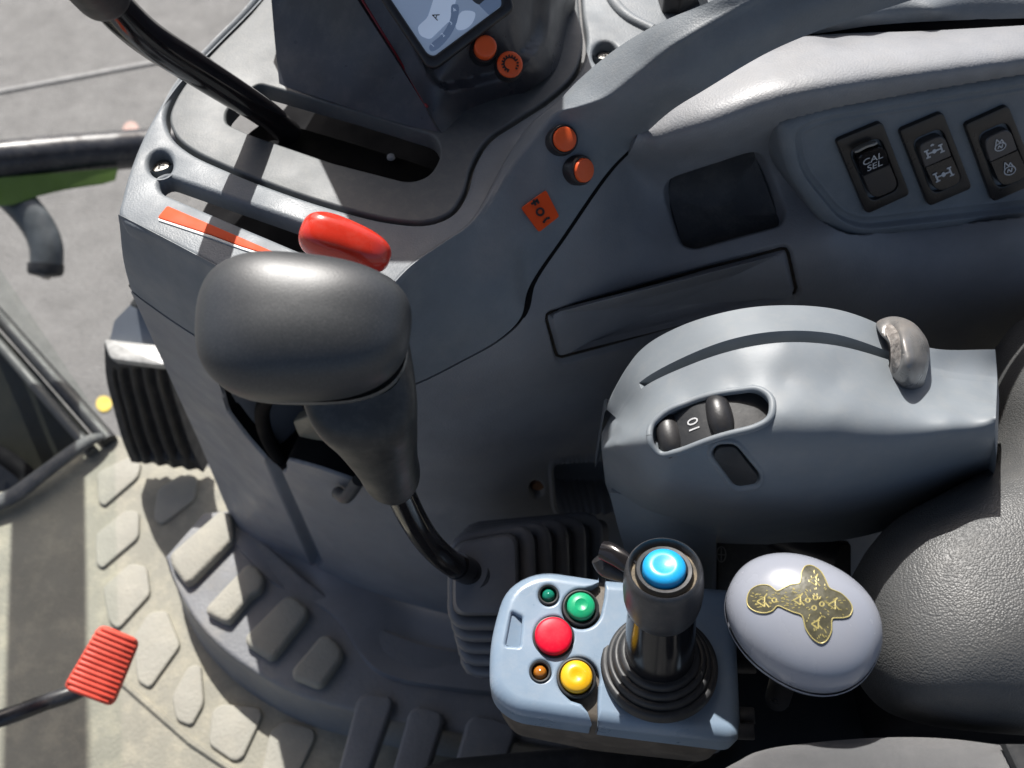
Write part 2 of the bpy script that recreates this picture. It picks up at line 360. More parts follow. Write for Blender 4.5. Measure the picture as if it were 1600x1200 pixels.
def text(name, s, fr, size, m, parent, h=.0004, ext=.0002, rot=0, at=(0, 0)):
    cu = bpy.data.curves.new('tmpt', 'FONT'); cu.body = s; cu.size = size; cu.align_x = 'CENTER'; cu.align_y = 'CENTER'; cu.extrude = ext; cu.space_line = .8
    ob = bpy.data.objects.new('tmp', cu); COL.objects.link(ob)
    dg = bpy.context.evaluated_depsgraph_get(); dg.update()
    me = bpy.data.meshes.new_from_object(ob.evaluated_get(dg)); bpy.data.objects.remove(ob); bpy.data.curves.remove(cu)
    me.transform(fr.mtx(h) @ Matrix.Translation((at[0], at[1], 0)) @ Matrix.Rotation(rot, 4, 'Z')); me.materials.clear()
    return link(name, me, m, parent)
def lathe(name, prof, fr, m, parent, n=48, sx=1, sy=1, caps=True, sharp=40, rnd=None):
    V = []; 
    for r, h in prof:
        for k in range(n):
            a = 2 * math.pi * k / n
            V.append(fr.w(r * sx * math.cos(a), r * sy * math.sin(a), h))
    Fc = gridfaces(len(prof), n, True)
    if caps:
        Fc.append(tuple(range(n))[::-1]); Fc.append(tuple(range((len(prof) - 1) * n, len(prof) * n)))
    return mk(name, V, Fc, m, parent, True, sharp)
def tube(name, path, rad, m, parent, n=20, sub=8, flat=1.0, side=None, caps=True):
    pr = [np.append(np.asarray(p, float), (rad[i] if hasattr(rad, '__len__') else rad)) for i, p in enumerate(path)]
    P = catmull(pr, sub); V = []; up = np.array([.12, .3, .94]) if side is None else np.asarray(side, float); prev = None
    for i, q in enumerate(P):
        tdir = nrm(P[min(i + 1, len(P) - 1)][:3] - P[max(i - 1, 0)][:3])
        a = prev if prev is not None else up
        a = a - tdir * np.dot(a, tdir); a = nrm(a); prev = a; b = np.cross(tdir, a)
        for k in range(n):
            th = 2 * math.pi * k / n; V.append(q[:3] + (a * math.cos(th) * flat + b * math.sin(th)) * q[3])
    Fc = gridfaces(len(P), n, True)
    if caps: Fc.append(tuple(range(n))[::-1]); Fc.append(tuple(range((len(P) - 1) * n, len(P) * n)))
    return mk(name, V, Fc, m, parent)
def dome(name, outline, nml, rings, m, parent, sharp=38, centre=None, closed_bottom=True):
    """rings: (scale about the middle, height along nml); the last one is capped"""
    O = np.asarray(outline, float); c = O.mean(0) if centre is None else np.asarray(centre, float); nml = np.asarray(nml, float); V = []; n = len(O)
    for s, h in rings:
        for p in O: V.append(c + (p - c) * s + nml * h)
    Fc = gridfaces(len(rings), n, True)
    if closed_bottom: Fc.append(tuple(range(n))[::-1])
    V.append(c + nml * rings[-1][1]); o = (len(rings) - 1) * n
    for k in range(n): Fc.append((o + k, o + (k + 1) % n, len(V) - 1))
    return mk(name, V, Fc, m, parent, True, sharp)
def prism(name, pts, nml, h, bev, m, parent, base=None):
    O = np.asarray(pts, float); c = O.mean(0); s = 1 - bev / np.linalg.norm(O - c, axis=1).mean()
    return dome(name, O, nml, [(1.04, -.001), (1, h * .1), ((1 + s) / 2 + .02, h * .8), (s, h)], m, parent, 30)
def bar(name, a, b, wx, h, nml, m, parent, rnd=0):
    a = np.asarray(a, float); b = np.asarray(b, float); d = nrm(b - a); sdv = nrm(np.cross(nml, d)) * wx / 2; nml = nrm(nml)
    V = [a - sdv, a + sdv, b + sdv, b - sdv]; V += [p + nml * h for p in V]
    return mk(name, V, [(3, 2, 1, 0), (4, 5, 6, 7), (0, 1, 5, 4), (1, 2, 6, 5), (2, 3, 7, 6), (3, 0, 4, 7)], m, parent, False)
def bars(name, segs, wx, h, nml, m, parent):             # several strokes of one printed sign
    V = []; Fc = []; nml = nrm(nml)
    for a, b in segs:
        a = np.asarray(a, float); b = np.asarray(b, float); d = nrm(b - a); sdv = nrm(np.cross(nml, d)) * wx / 2; o = len(V)
        q = [a - sdv, a + sdv, b + sdv, b - sdv]; V += q + [p + nml * h for p in q]
        Fc += [tuple(o + i for i in f) for f in ((3, 2, 1, 0), (4, 5, 6, 7), (0, 1, 5, 4), (1, 2, 6, 5), (2, 3, 7, 6), (3, 0, 4, 7))]
    return mk(name, V, Fc, m, parent, False)
def mod_apply(o):
    dg = bpy.context.evaluated_depsgraph_get(); dg.update()
    me = bpy.data.meshes.new_from_object(o.evaluated_get(dg)); o.modifiers.clear(); o.data = me
def wp(pts, z): return np.array([PZ(u, v, z) for u, v in pts])
UPZ = np.array([0, 0, 1.0])

# ================================================================== ground outside and the cab floor
gz = -1.0
V = [(-60, -60, gz), (60, -60, gz), (60, 60, gz), (-60, 60, gz)]
g = mk('ground', V, [(0, 1, 2, 3)], 'asphalt', None, False, recalc=False); tag(g, kind='structure')
a = PZ(-80, 158, gz + .004); b = PZ(290, 88, gz + .004)
pl = bar('painted_line', a, b, .016, .004, UPZ, 'line', None); tag(pl, kind='structure')
sp = dome('paint_spot', wp(circ(163, 632, 12, 24), gz), UPZ, [(1, -.001), (1, .004)], mat('yellow_paint_spot', (.6, .45, .06), .7, 0), None); tag(sp, kind='structure')
sp = dome('paint_spot', wp(circ(205, 203, 12, 24), gz), UPZ, [(1, -.001), (1, .004)], mat('pink_paint_spot', (.42, .28, .24), .8, 0), None); tag(sp, kind='structure')

# cab floor slab below the mat (closed underneath)
fl = thing('cab_floor', 'dusty beige rubber cab floor mat with raised tread blocks', 'floor mat', (-.3, .3, 0))
FR0 = Frame((0, 0, 0), UPZ)
ml = [(-60, 775), (20, 765), (60, 735), (140, 678), (165, 672), (230, 700), (330, 730), (420, 800), (640, 800), (1100, 800), (1900, 850), (1900, 1500), (-60, 1500)]
plate('mat_sheet', [rpoly(ml, 12)], FR0, .02, .003, 'mat', fl, top=0)
# rolled front lip of the mat, its colour darkened to stand for shade
tube('mat_lip', [PZ(-40, 800, .012), PZ(20, 775, .014), PZ(70, 738, .018), PZ(140, 688, .02), PZ(160, 682, .015)], [.010, .012, .011, .009, .006], mat('shaded_mat_lip', (.10, .103, .105), .7, .0002, 280, dust=.3), fl, flat=.7)
cl = [
 [(158, 742), (200, 722), (216, 728), (212, 748), (168, 786), (160, 780)],
 [(252, 768), (285, 748), (304, 752), (300, 782), (258, 814), (247, 806)],
 [(156, 838), (196, 806), (213, 808), (212, 842), (165, 882), (157, 876)],
 [(168, 922), (204, 890), (225, 894), (230, 930), (188, 976), (176, 966)],
 [(215, 1000), (235, 968), (258, 965), (276, 1010), (236, 1066), (220, 1056)],
 [(274, 1090), (296, 1050), (312, 1048), (316, 1098), (300, 1128), (280, 1120)],
 [(338, 1118), (350, 1108), (398, 1112), (404, 1122), (378, 1178), (366, 1182), (334, 1160)],
 [(428, 1150), (446, 1136), (484, 1146), (486, 1158), (452, 1230), (410, 1230)]]
big = lambda c, k: [tuple(np.mean(c, 0) + (np.array(p) - np.mean(c, 0)) * k) for p in c]
for k, c in enumerate(cl): plate('tread_block', [rpoly(big(c, 1.22), 9, 5)], FR0, .012, .0026, 'cleat', fl, top=.0042)
for a, b in (((195, 1068), (300, 1160)), ((300, 1160), (420, 1240))):
    tube('mat_rib', [PZ(*a, .0), PZ(*b, .0)], .0045, 'mat', fl, 8, 2)
# raised step that curls round the console foot
stz = .065
st = thing('floor_step', 'raised curved rubber step with big tread blocks at the console foot', 'step', PZ(420, 1000, 0))
edge = [(258, 868), (270, 905), (300, 962), (345, 1012), (400, 1052), (470, 1088), (540, 1108), (640, 1130), (760, 1150), (900, 1170)]
SS = Surf([(u, v, 'z', stz) for u, v in edge] + [(u + 6, v + 10, 'z', .0) for u, v in []] + [(360, 800, 'z', stz), (560, 960, 'z', stz), (800, 1000, 'z', stz)], 1e-6)
inner = [(318, 800), (372, 800), (420, 850), (480, 905), (560, 960), (650, 1000), (760, 1020), (900, 1040), (1000, 1050), (1100, 1060)]
outl = np.concatenate([catmull(edge, 5), catmull(inner[::-1], 5)])
plate('step_top', [outl], Frame((0, 0, stz), UPZ), .012, .005, 'step', st, top=0)
E = catmull(edge, 6); Vv = []
for u, v in E:
    p = PZ(u, v, stz - .004); q = p + np.array([-.004, -.012, 0]); q[2] = -.004
    Vv += [p, (p + q) / 2 + np.array([0, .004, 0]), q]
mk('step_riser', Vv, gridfaces(len(E), 3), 'step', st)
cs = [
 [(272, 872), (345, 808), (362, 812), (366, 850), (305, 912), (295, 916), (274, 888)],
 [(330, 952), (388, 890), (402, 892), (415, 912), (408, 930), (396, 936), (362, 976), (352, 974), (328, 962)],
 [(390, 998), (448, 940), (462, 940), (482, 958), (480, 970), (432, 1030), (424, 1032), (390, 1010)],
 [(462, 1050), (504, 1000), (518, 1000), (536, 1022), (534, 1036), (506, 1074), (496, 1076), (462, 1062)]]
FRS = Frame((0, 0, stz), UPZ)
for c in cs: plate('tread_block', [rpoly(big(c, 1.06), 8, 4)], FRS, .018, .005, 'cleat', st, top=.012)
# blocks on the lower mat beside the step and the ribbed mat under the seat
cb = [
 [(530, 1210), (560, 1096), (575, 1086), (612, 1092), (616, 1104), (575, 1220)],
 [(610, 1225), (640, 1116), (655, 1106), (690, 1116), (694, 1130), (660, 1240)],
 [(700, 1235), (730, 1130), (745, 1120), (800, 1135), (806, 1150), (770, 1250)]]
for c in cb: plate('tread_block', [rpoly(c, 8, 4)], FRS, .018, .004, 'step', st, top=.010)

# ================================================================== glazing, exterior rail, cab front corner
gl_ = thing('corner_window', 'clear cab window pane with black rubber bottom seal beside the pedals', 'window', (-.62, .72, .0))
A = np.array([-.515, .613]); B = np.array([-1.08, 1.17]); dv = (B - A) / np.linalg.norm(B - A); nv = np.array([dv[1], -dv[0]]) * .003
def pane(a, b, z0, z1):
    q = [a - nv, b - nv, b + nv, a + nv]; V = [(*p, z0) for p in q] + [(*p, z1) for p in q]
    return V, [(0, 1, 2, 3), (4, 5, 6, 7), (0, 1, 5, 4), (1, 2, 6, 5), (2, 3, 7, 6), (3, 0, 4, 7)]
V, Fc = pane(A, B, .02, 1.5); mk('pane', V, Fc, 'glass', gl_, False)
s0 = PZ(172, 690, .005); s1 = PZ(-60, 428, .005); off = np.array([-.016, -.016, 0])
tube('seal', [s0, s1], .010, 'rubber', gl_, 12, 2)
tube('seal', [s0 + off * 1.05, s1 + off * 1.05], .0072, 'seal', gl_, 12, 2)
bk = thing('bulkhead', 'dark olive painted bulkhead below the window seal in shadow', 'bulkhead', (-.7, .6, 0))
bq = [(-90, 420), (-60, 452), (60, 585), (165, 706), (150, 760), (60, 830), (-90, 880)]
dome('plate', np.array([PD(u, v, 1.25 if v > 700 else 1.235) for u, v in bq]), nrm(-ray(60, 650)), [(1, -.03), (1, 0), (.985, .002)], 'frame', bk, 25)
dome('bracket', np.array([PD(u, v, 1.215) for u, v in rpoly([(-40, 690), (10, 700), (60, 742), (90, 800), (-40, 810)], 8)]), nrm(-ray(20, 740)), [(1, -.02), (1, 0), (.95, .004)], 'black', bk, 25)
tube('hose', [PD(-20, 700, 1.19), PD(18, 722, 1.17), PD(44, 750, 1.16), PD(20, 785, 1.14)], .011, 'void', bk)

gr = thing('exterior_rail', 'glossy black rail with green flange seen through the window', 'rail', PD(100, 240, 1.5))
r0 = PD(-60, 258, 1.42); r1 = PD(120, 240, 1.50); r2 = PD(300, 226, 1.58)
tube('rail_tube', [r0, r1, r2], .033, 'tube', gr, 28, 8)
def slab(name, pts, thick, nml, m, parent):
    return dome(name, pts, nml, [(1, -thick), (1, 0), (.985, .001)], m, parent, 25)
dz = np.array([0, -.0, -.0])
fp = [(-30, 280), (185, 262), (180, 282), (160, 288), (145, 290), (100, 297), (62, 306), (20, 320), (-30, 325)]
fo = np.array([PD(u, v, 1.47 + (u - 100) * .0004) for u, v in fp]); slab('green_flange', fo, .012, nrm(-ray(90, 290)), 'greenpaint', gr)
hk = thing('hook_handle', 'curved black metal handle hanging under the green flange outside', 'handle', PD(60, 360, 1.46))
tube('grip', [PD(18, 305, 1.46), PD(42, 330, 1.46), PD(62, 358, 1.46), PD(72, 385, 1.46), PD(73, 418, 1.46)], [.027, .027, .027, .027, .0265], mat('worn_handle_paint', (.085, .095, .10), .4, 0, var=.35, vs=25), hk, 20, flat=.6, side=(0, -.5, .8))
lathe('rubber_tip', [(.029, -.012), (.029, .0), (.026, .006), (.012, .009), (.011, .006), (0, .006)], Frame(PD(71, 424, 1.46), (-.05, -.75, -.55)), 'rubber', hk, 24, sy=.72, caps=False)
lathe('bolt', [(.009, 0), (.008, .008), (0, .009)], Frame(PD(72, 427, 1.455), (-.05, -.75, -.3)), 'steel', hk, 12, caps=False)

# front window post that stands on the cowl ahead of the pedals
po = thing('cab_post', 'dark cab window post standing ahead of the pedals', 'post', (-.69, .9, .3))
pv = []
for z, k in ((.29, 0), (1.64, 1)):
    for dx, dy in ((-.030, -.03), (.042, -.03), (.042, .03), (-.030, .03)): pv.append((-.685 + dx, .9 + dy + .06 * k, z))
mk('post_tube', pv, [(0, 1, 2, 3), (4, 5, 6, 7), (0, 1, 5, 4), (1, 2, 6, 5), (2, 3, 7, 6), (3, 0, 4, 7)], 'frame', po, False)

ro = thing('cab_roof', 'dark grey cab roof out of view, added to block sky light', 'roof', (0, -.2, 1.65))  # unseen cab roof, added to cut sky light on the shaded parts
plate('headliner', [rpoly([(-.95, -.70), (1.1, -.70), (1.1, .78), (-.95, .78)], .08)], Frame((0, 0, 1.70), UPZ), .05, .01, mat('headliner_fabric', (.10, .10, .105), .8, 0), ro, top=0, local=True)

# ================================================================== pedals
pd = thing('accelerator_pedal', 'black ribbed accelerator pedal with silver worn top edge beside the console', 'pedal', PZ(250, 735, .0))
PS = Surf([(163, 535, 'z', .205), (248, 552, 'z', .205), (205, 725, 'z', .03), (312, 737, 'z', .025), (180, 620, 'z', .130), (285, 640, 'z', .124)], 1e-5)
gL = [(163, 536), (166, 590), (178, 640), (192, 690), (205, 722)]; gR = [(262, 556), (268, 600), (283, 650), (300, 700), (318, 738)]
def ribs(u, v):
    L = resample(gL, 200); Rr = resample(gR, 200)
    lu = np.interp(v, L[:, 1], L[:, 0]); ru = np.interp(v, Rr[:, 1], Rr[:, 0]); s = (u - lu) / (ru - lu)
    fade = sst(v, 572, 584) * (.35 + .65 * (1 - sst(v, 712, 724)))
    rr = np.cos(s * 2 * math.pi * 5.0) * .5 - .5
    return fade * rr * .011 * sst(s, .10, .16)
patch('pedal_pad', [np.array(gL)[:, :], gR], [90], 120, PS, 'rubber', pd, ribs, .02)
tp = rpoly([(162, 530), (248, 540), (262, 572), (250, 572), (172, 562)], 8)
dome('worn_edge', np.array([PZ(u, v, .208) for u, v in tp]), nrm((0, -.35, .94)), [(1, -.012), (1, 0), (.93, .003), (.7, .004)], mat('worn_pedal_edge', (.30, .30, .29), .4, .0001, 300, var=.3, vs=80), pd)
hp = rpoly([(218, 462), (232, 468), (262, 560), (172, 535), (180, 500)], 4)
dome('hinge_bracket', np.array([PD(u, v, .985) for u, v in hp]), nrm((-.3, -.75, .6)), [(1, -.03), (1, 0), (.95, .003)], mat('hinge_paint', (.17, .19, .22), .4, 0), pd)
dome('hinge_cap', np.array([PD(u, v, .97) for u, v in rpoly([(203, 478), (214, 462), (228, 462), (234, 478)], 3)]), nrm((-.1, -.45, .9)), [(1, -.02), (1, 0), (.9, .003)], 'seal', pd)

rp = thing('red_pedal', 'red ribbed rubber pedal pad on a black rod over the floor mat', 'pedal', PD(158, 1038, .84))
rn = nrm(-ray(158, 1038) + np.array([0, -.1, .2])); RFm = Frame(PD(158, 1038, .84), rn)
qd = [(156, 974), (219, 1000), (176, 1106), (96, 1076)]
ol = RFm.px(rpoly(qd, 14))
pad_ = plate('pad', [rpoly(qd, 14)], RFm, .022, .006, 'redrub', rp, top=0)
def bil(q, s, t): q = np.asarray(q, float); return (q[0] * (1 - s) + q[1] * s) * (1 - t) + (q[3] * (1 - s) + q[2] * s) * t
for k in range(13):
    t = .05 + .9 * k / 12
    e0 = .06 + (.07 if k in (0, 12) else 0)
    A_, B_ = (PX(*bil(qd, s, t), (RFm.o + RFm.n * .001, RFm.n)) for s in (e0, 1 - e0))
    tube('rubber_rib', [A_ - RFm.n * .002, A_, B_, B_ - RFm.n * .002], [.0022, .0024, .0024, .0022], 'redrub', pad_, 10, 3)
tube('rod', [PD(-60, 1142, .80), PD(20, 1116, .82), PD(75, 1096, .845), PD(120, 1080, .86), PD(150, 1060, .87)], [.008, .008, .008, .0085, .0085], 'tube', rp, 16)

# ================================================================== side console
co = thing('side_console', 'grey moulded side console with slotted deck, arched rail and switch panel', 'console', PZ(640, 900, 0.0))
# --- cover between deck crease and seam, running on into the arch
seam = [(204, 452), (224, 468), (308, 525), (400, 572), (470, 598), (560, 618), (640, 602), (720, 564), (785, 526), (814, 495), (826, 450), (880, 368), (950, 268), (985, 232), (1045, 176), (1100, 141), (1200, 82), (1290, 44), (1400, 8), (1520, -30), (1660, -70)]
crease = [(185, 340), (245, 372), (305, 404), (380, 444), (450, 478), (520, 494), (585, 478), (650, 420), (700, 385), (745, 352), (800, 258), (838, 208), (868, 176), (905, 166), (948, 150), (1002, 106), (1062, 62), (1160, 8), (1260, -40), (1340, -80), (1440, -125)]
topsil = [(187, 336), (247, 366), (308, 398), (384, 438), (452, 471), (520, 486), (580, 470), (643, 412), (693, 378), (736, 346), (790, 250), (826, 196), (848, 178), (872, 158), (905, 124), (960, 78), (1030, 36), (1110, 2), (1200, -45), (1280, -85), (1370, -130)]
zc = [.598] * 10 + [.612, .625, .636, .645, .654, .673, .692, .707, .718, .728, .738]
zs = [.52, .52, .515, .513, .51, .507, .505, .52, .538, .549, .5565, .578, .600, .606, .640, .664, .682, .690, .697, .700, .703]
zt = [.6] * 10 + [.606, .612, .622, .632, .644, .662, .686, .706, .718, .727, .737]
CS = Surf([(u, v, 'z', z) for (u, v), z in zip(crease, zc)] + [(u, v, 'z', z) for (u, v), z in zip(seam, zs)] + [(u, v - 3, 'z', z) for (u, v), z in zip(topsil, zt)] , 2e-6)
def cov_off(u, v):
    d = sdline(u, v, [(928, 190), (948, 205), (978, 238)])
    return -.0012 * (1 - sst(d, .5, 2.5))
# columns follow matching points of the three guides
def guide_cols(gs, per):
    return [catmull(g, per) for g in gs]
def patch_cols(name, guides, rows, per, surf, m, parent, off=None, skirt=.012, sharp=38):
    G = guide_cols(guides, per); UV = []
    for i in range(len(G) - 1):
        for j in range(rows[i]): t = j / rows[i]; UV.append(G[i] * (1 - t) + G[i + 1] * t)
    UV.append(G[-1]); UV = np.array(UV); U, V = UV[..., 0], UV[..., 1]; P = surf(U, V); Nn = surf.normal(U, V)
    if off is not None: P = P + Nn * off(U, V)[..., None]
    P = np.concatenate([P[:1] - Nn[:1] * skirt * .4, P, P[-1:] - Nn[-1:] * skirt], 0); Nn = np.concatenate([Nn[:1], Nn, Nn[-1:]], 0)
    P = np.concatenate([P[:, :1] - Nn[:, :1] * skirt, P, P[:, -1:] - Nn[:, -1:] * skirt], 1)
    return mk(name, P.reshape(-1, 3), gridfaces(*P.shape[:2]), m, parent, True, sharp)
L3 = [catmull(np.array([np.append(PZ(u, v, z), 0)[:3] for (u, v), z in zip(g, zz)]), 14) for g, zz in ((topsil, zt), (crease, zc), (seam, zs))]
rowsC = []
for t_ in np.linspace(0, 1, 5)[:-1]: rowsC.append(L3[0] + (L3[1] - L3[0]) * .85 * t_ + UPZ * .0015 * math.sin(math.pi * min(1, t_ * 1.0)))
pa = L3[0] + (L3[1] - L3[0]) * .85; pb = L3[1] + (L3[2] - L3[1]) * .07
for t_ in np.linspace(0, 1, 13): rowsC.append((1 - t_) ** 2 * pa + 2 * t_ * (1 - t_) * L3[1] + t_ * t_ * pb)
bl = nrm((.1, -.8, .5))
for t_ in np.linspace(0, 1, 26)[1:]: rowsC.append(pb + (L3[2] - pb) * t_ + bl * .004 * math.sin(math.pi * t_) ** 1.5)
back_ = np.array([0, .002, -.012]); far = np.concatenate([np.zeros(14 * 13), np.clip(np.linspace(0, 1, L3[0].shape[0] - 14 * 13) * 4, 0, 1)])[:, None]
rowsC = [rowsC[0] + np.array([0, .001, -.010]) * (1 - far) + back_ * far] + rowsC + [rowsC[-1] + np.array([0, .012, -.002]) * (1 - far) + (L3[0] - L3[2] + back_) * .9 * far]
rowsC = np.array(rowsC); cv_ = mk('front_cover', rowsC.reshape(-1, 3), gridfaces(*rowsC.shape[:2]), 'console', co, True, 50)
from mathutils.bvhtree import BVHTree
cbv = BVHTree.FromPolygons([tuple(v.co + Vector(BASE[co.name])) for v in cv_.data.vertices], [tuple(p.vertices) for p in cv_.data.polygons])
def onC(u, v, h=0):
    r_ = nrm(ray(u, v)); hit, nn_, _, _ = cbv.ray_cast(Vector(C0), Vector(r_)); nn_ = np.array(nn_); nn_ = -nn_ if np.dot(nn_, r_) > 0 else nn_
    return np.array(hit) + nn_ * h, nn_
# --- wall, pocket, label tray, switch panel and top ledge in one moulded sheet
wctl = [(204, 452, 'y', .405), (255, 560, 'y', .44), (310, 690, 'y', .487), (345, 770, 'y', .49), (367, 825, 'z', .055), (460, 870, 'z', .06), (560, 917, 'z', .065), (700, 960, 'z', .07), (850, 990, 'z', .075), (1100, 1010, 'z', .08)]
wctl += [(u, v, 'z', z - .003) for (u, v), z in list(zip(seam, zs))[2:13]]
wctl += [(450, 720, 'y', .385), (600, 760, 'y', .356), (760, 760, 'y', .357), (900, 760, 'y', .375), (1100, 760, 'y', .39), (1100, 570, 'y', .41), (1100, 395, 'y', .425), (1300, 360, 'y', .425), (1300, 570, 'y', .415), (1620, 350, 'y', .425), (1640, 560, 'y', .42), (1640, 800, 'y', .41), (1300, 800, 'y', .40)]
front = [(985, 236), (1050, 232), (1110, 224), (1215, 190), (1300, 168), (1450, 140), (1660, 105)]
fz = [.606, .614, .622, .634, .643, .648, .652]
den = lambda P, Z, n: [(u, v, z) for u, v, z in resample([(a, b, c * 1000) for (a, b), c in zip(P, Z)], n, False)]
wctl += [(u, v, 'z', z / 1000) for u, v, z in den(front, fz, 16)]
back = [(1006, 186), (1050, 140), (1110, 100), (1190, 66), (1290, 54), (1450, 48), (1660, 36)]
bz = [.622, .632, .638, .646, .652, .655, .658]
wctl += [(u, v, 'z', z / 1000) for u, v, z in den(back, bz, 14)] + [(u, v + 16, 'z', z / 1000 - .018) for u, v, z in den(front, fz, 16)]
WS = Surf(wctl, 3e-5)
pocket = rpoly([(1032, 285), (1190, 234), (1228, 330), (1220, 352), (1082, 390), (1060, 380)], [28, 26, 30, 20, 26, 20])
tray = rpoly([(857, 492), (1228, 386), (1246, 462), (874, 564)], 9)
swo = rpoly([(1210, 190), (1260, 166), (1700, 90), (1700, 330), (1330, 372), (1285, 352), (1226, 268)], [16, 40, 5, 5, 40, 40, 40])
swi = rpoly([(1238, 200), (1275, 182), (1700, 112), (1700, 312), (1345, 352), (1308, 338), (1246, 262)], [16, 30, 5, 5, 26, 30, 40])
hole = rpoly([(340, 580), (470, 590), (600, 620), (610, 770), (560, 752), (500, 731), (446, 716), (446, 738), (425, 726), (388, 684), (356, 642)], 8)
groove = [(424, 722), (450, 780), (472, 828), (494, 878)]
vent = rpoly([(866, 728), (960, 722), (975, 795), (872, 795)], 7)
scallop = [(842, 762)]
def wall_off(u, v):
    o = np.zeros_like(u)
    o += -.016 * (1 - sst(sdpoly(u, v, pocket), -14, 3))
    dt = np.abs(sdpoly(u, v, tray)); o += -.0035 * (1 - sst(dt, 2, 8))
    do = sdpoly(u, v, swo); vf = np.interp(u, [985, 1050, 1110, 1215, 1300, 1450, 1660], [236, 232, 224, 190, 168, 140, 105]); o += -.032 * (1 - sst(do, -9, -3)) * sst(v - vf, 2, 10)
    o += -.060 * (1 - sst(sdpoly(u, v, hole), -3, 2))
    o += -.012 * (1 - sst(sdline(u, v, groove), 5, 10))
    dv_ = sdpoly(u, v, vent); o += -.03 * (1 - sst(dv_, -3, 2)) + .002 * (1 - sst(np.abs(dv_ - 6), 1, 4))
    o += -.006 * (1 - sst(np.hypot(u - 838, v - 764), 8, 13))
    return o
wtop = [(204, 455), (224, 471), (308, 528), (400, 575), (470, 601), (560, 621), (640, 605), (720, 567), (786, 529), (818, 497), (830, 452), (884, 371), (954, 271), (985, 236), (1003, 196), (1050, 140), (1110, 100), (1190, 66), (1290, 54), (1450, 48), (1660, 36)]
wbot = [(367, 825), (385, 836), (420, 852), (460, 871), (500, 890), (560, 917), (620, 938), (680, 955), (740, 970), (800, 982), (850, 990), (910, 996), (960, 1000), (1000, 1002), (1050, 1005), (1110, 1010), (1180, 1010), (1260, 1010), (1340, 1010), (1480, 1010), (1660, 1010)]
wmid = [(312, 692), (330, 700), (372, 712), (430, 728), (480, 740), (560, 752), (630, 752), (690, 740), (750, 722), (790, 700), (830, 670), (880, 620), (930, 570), (985, 540), (1020, 520), (1080, 500), (1140, 480), (1220, 470), (1310, 460), (1460, 450), (1660, 450)]
patch_cols('side_wall', [wtop, wmid, wbot], [170, 80], 28, WS, 'wall', co, wall_off, .015, 60)
tube('seam_backing', [PZ(u, v, z) + np.array([0, .008, -.003]) for (u, v), z in zip(seam[:14], zs)], .0048, 'void', co, 8, 6)  # black strip added behind the seam to stop light leaking through
def cut(name, poly, surf, lift, m, parent, rings=10, off=None):
    """a piece whose outline (pixels) lies on a moulded sheet, lifted by lift, rim folded back"""
    P = np.asarray(poly, float); c = P.mean(0); V = []; n = len(P)
    for s, e in [(1.0, -.006), (1.0, -.0006), (.985, 0)] + [(.985 * (1 - k / rings), 0) for k in range(1, rings)]:
        q = c + (P - c) * s; S_ = surf(q[:, 0], q[:, 1]); Nn = surf.normal(q[:, 0], q[:, 1]); ex = lift + e
        if off is not None: ex = ex + off(q[:, 0], q[:, 1])
        V.append(S_ + Nn * np.broadcast_to(ex, (n,))[:, None])
    V = np.array(V).reshape(-1, 3); Fc = gridfaces(rings + 2, n, True)
    o = (rings + 1) * n; V = np.vstack([V, V[o:o + n].mean(0)]); Fc += [(o + k, o + (k + 1) % n, len(V) - 1) for k in range(n)]
    return mk(name, V, Fc, m, parent)
cpk = pocket.mean(0); cut('pocket_liner', cpk + (pocket - cpk) * .90, WS, -.0135, mat('pocket_rubber', (.035, .036, .04), .6, .00012, 500, 'leather', dust=.1), co)
ctr = tray.mean(0); cut('label_plate', ctr + (tray - ctr) * np.array([.968, .88]), WS, .0006, 'wall', co, 14)
M['grime'] = mat('seam_grime', (.035, .028, .022), .8, 0, var=.4, vs=60, spec=.1)
tl = resample(np.vstack([tray, tray[:1]]), 120, False); tube('seam_grime_line', WS(tl[:, 0], tl[:, 1]) + WS.normal(tl[:, 0], tl[:, 1]) * -.0033, .0011, 'grime', co, 8, 1, caps=False)
swc = np.array([1430., 255.])
def sw_off(u, v):
    d = -sdpoly(u, v, swo); di = -sdpoly(u, v, swi)
    return -.004 + .024 * np.sqrt(np.clip(1 - (1 - np.clip(d / 20., 0, 1)) ** 2, 0, 1)) - .0045 * sst(di, -3, 3) + .0006 * (1 - sst(np.abs(di - 12), 0, 4))
P_ = resample(np.vstack([swo, swo[:1]]), 260, False)[:-1]
uu, vv = np.meshgrid(np.arange(1225, 1620, 12.), np.arange(120, 370, 8.)); ins = sdpoly(uu, vv, swi) < -2; SP = WS(uu[ins], vv[ins]); sc0 = SP.mean(0)
sn = np.linalg.svd(SP - sc0)[2][2]; sn = sn * (-1 if np.dot(sn, ray(1430, 255)) > 0 else 1); hh_ = (SP - sc0) @ sn
SWP = (sc0 + sn * (np.quantile(hh_, .93) + .004), sn)
def sw_prof(u, v):
    d = -sdpoly(u, v, swo); di = -sdpoly(u, v, swi)
    return -.007 * (1 - np.sqrt(np.clip(1 - (1 - np.clip(d / 20., 0, 1)) ** 2, 0, 1))) + .0050 - .0050 * sst(di, -3, 3) + .0005 * (1 - sst(np.abs(di - 12), 0, 4))
V = []; ks_ = list(1 - np.linspace(0, .30, 46)) + list(np.linspace(.69, .02, 14)); base_ = np.array([PX(u, v, SWP) for u, v in P_])
V.append(base_ - sn * .035)
for k in ks_:
    q = swc + (P_ - swc) * k; V.append(np.array([PX(u, v, SWP) for u, v in q]) + sn * sw_prof(q[:, 0], q[:, 1])[:, None])
V = np.array(V).reshape(-1, 3); mk('switch_panel', V, gridfaces(len(ks_) + 1, 259, True) + [tuple(range(len(ks_) * 259, (len(ks_) + 1) * 259))], 'console', co, True, 60)


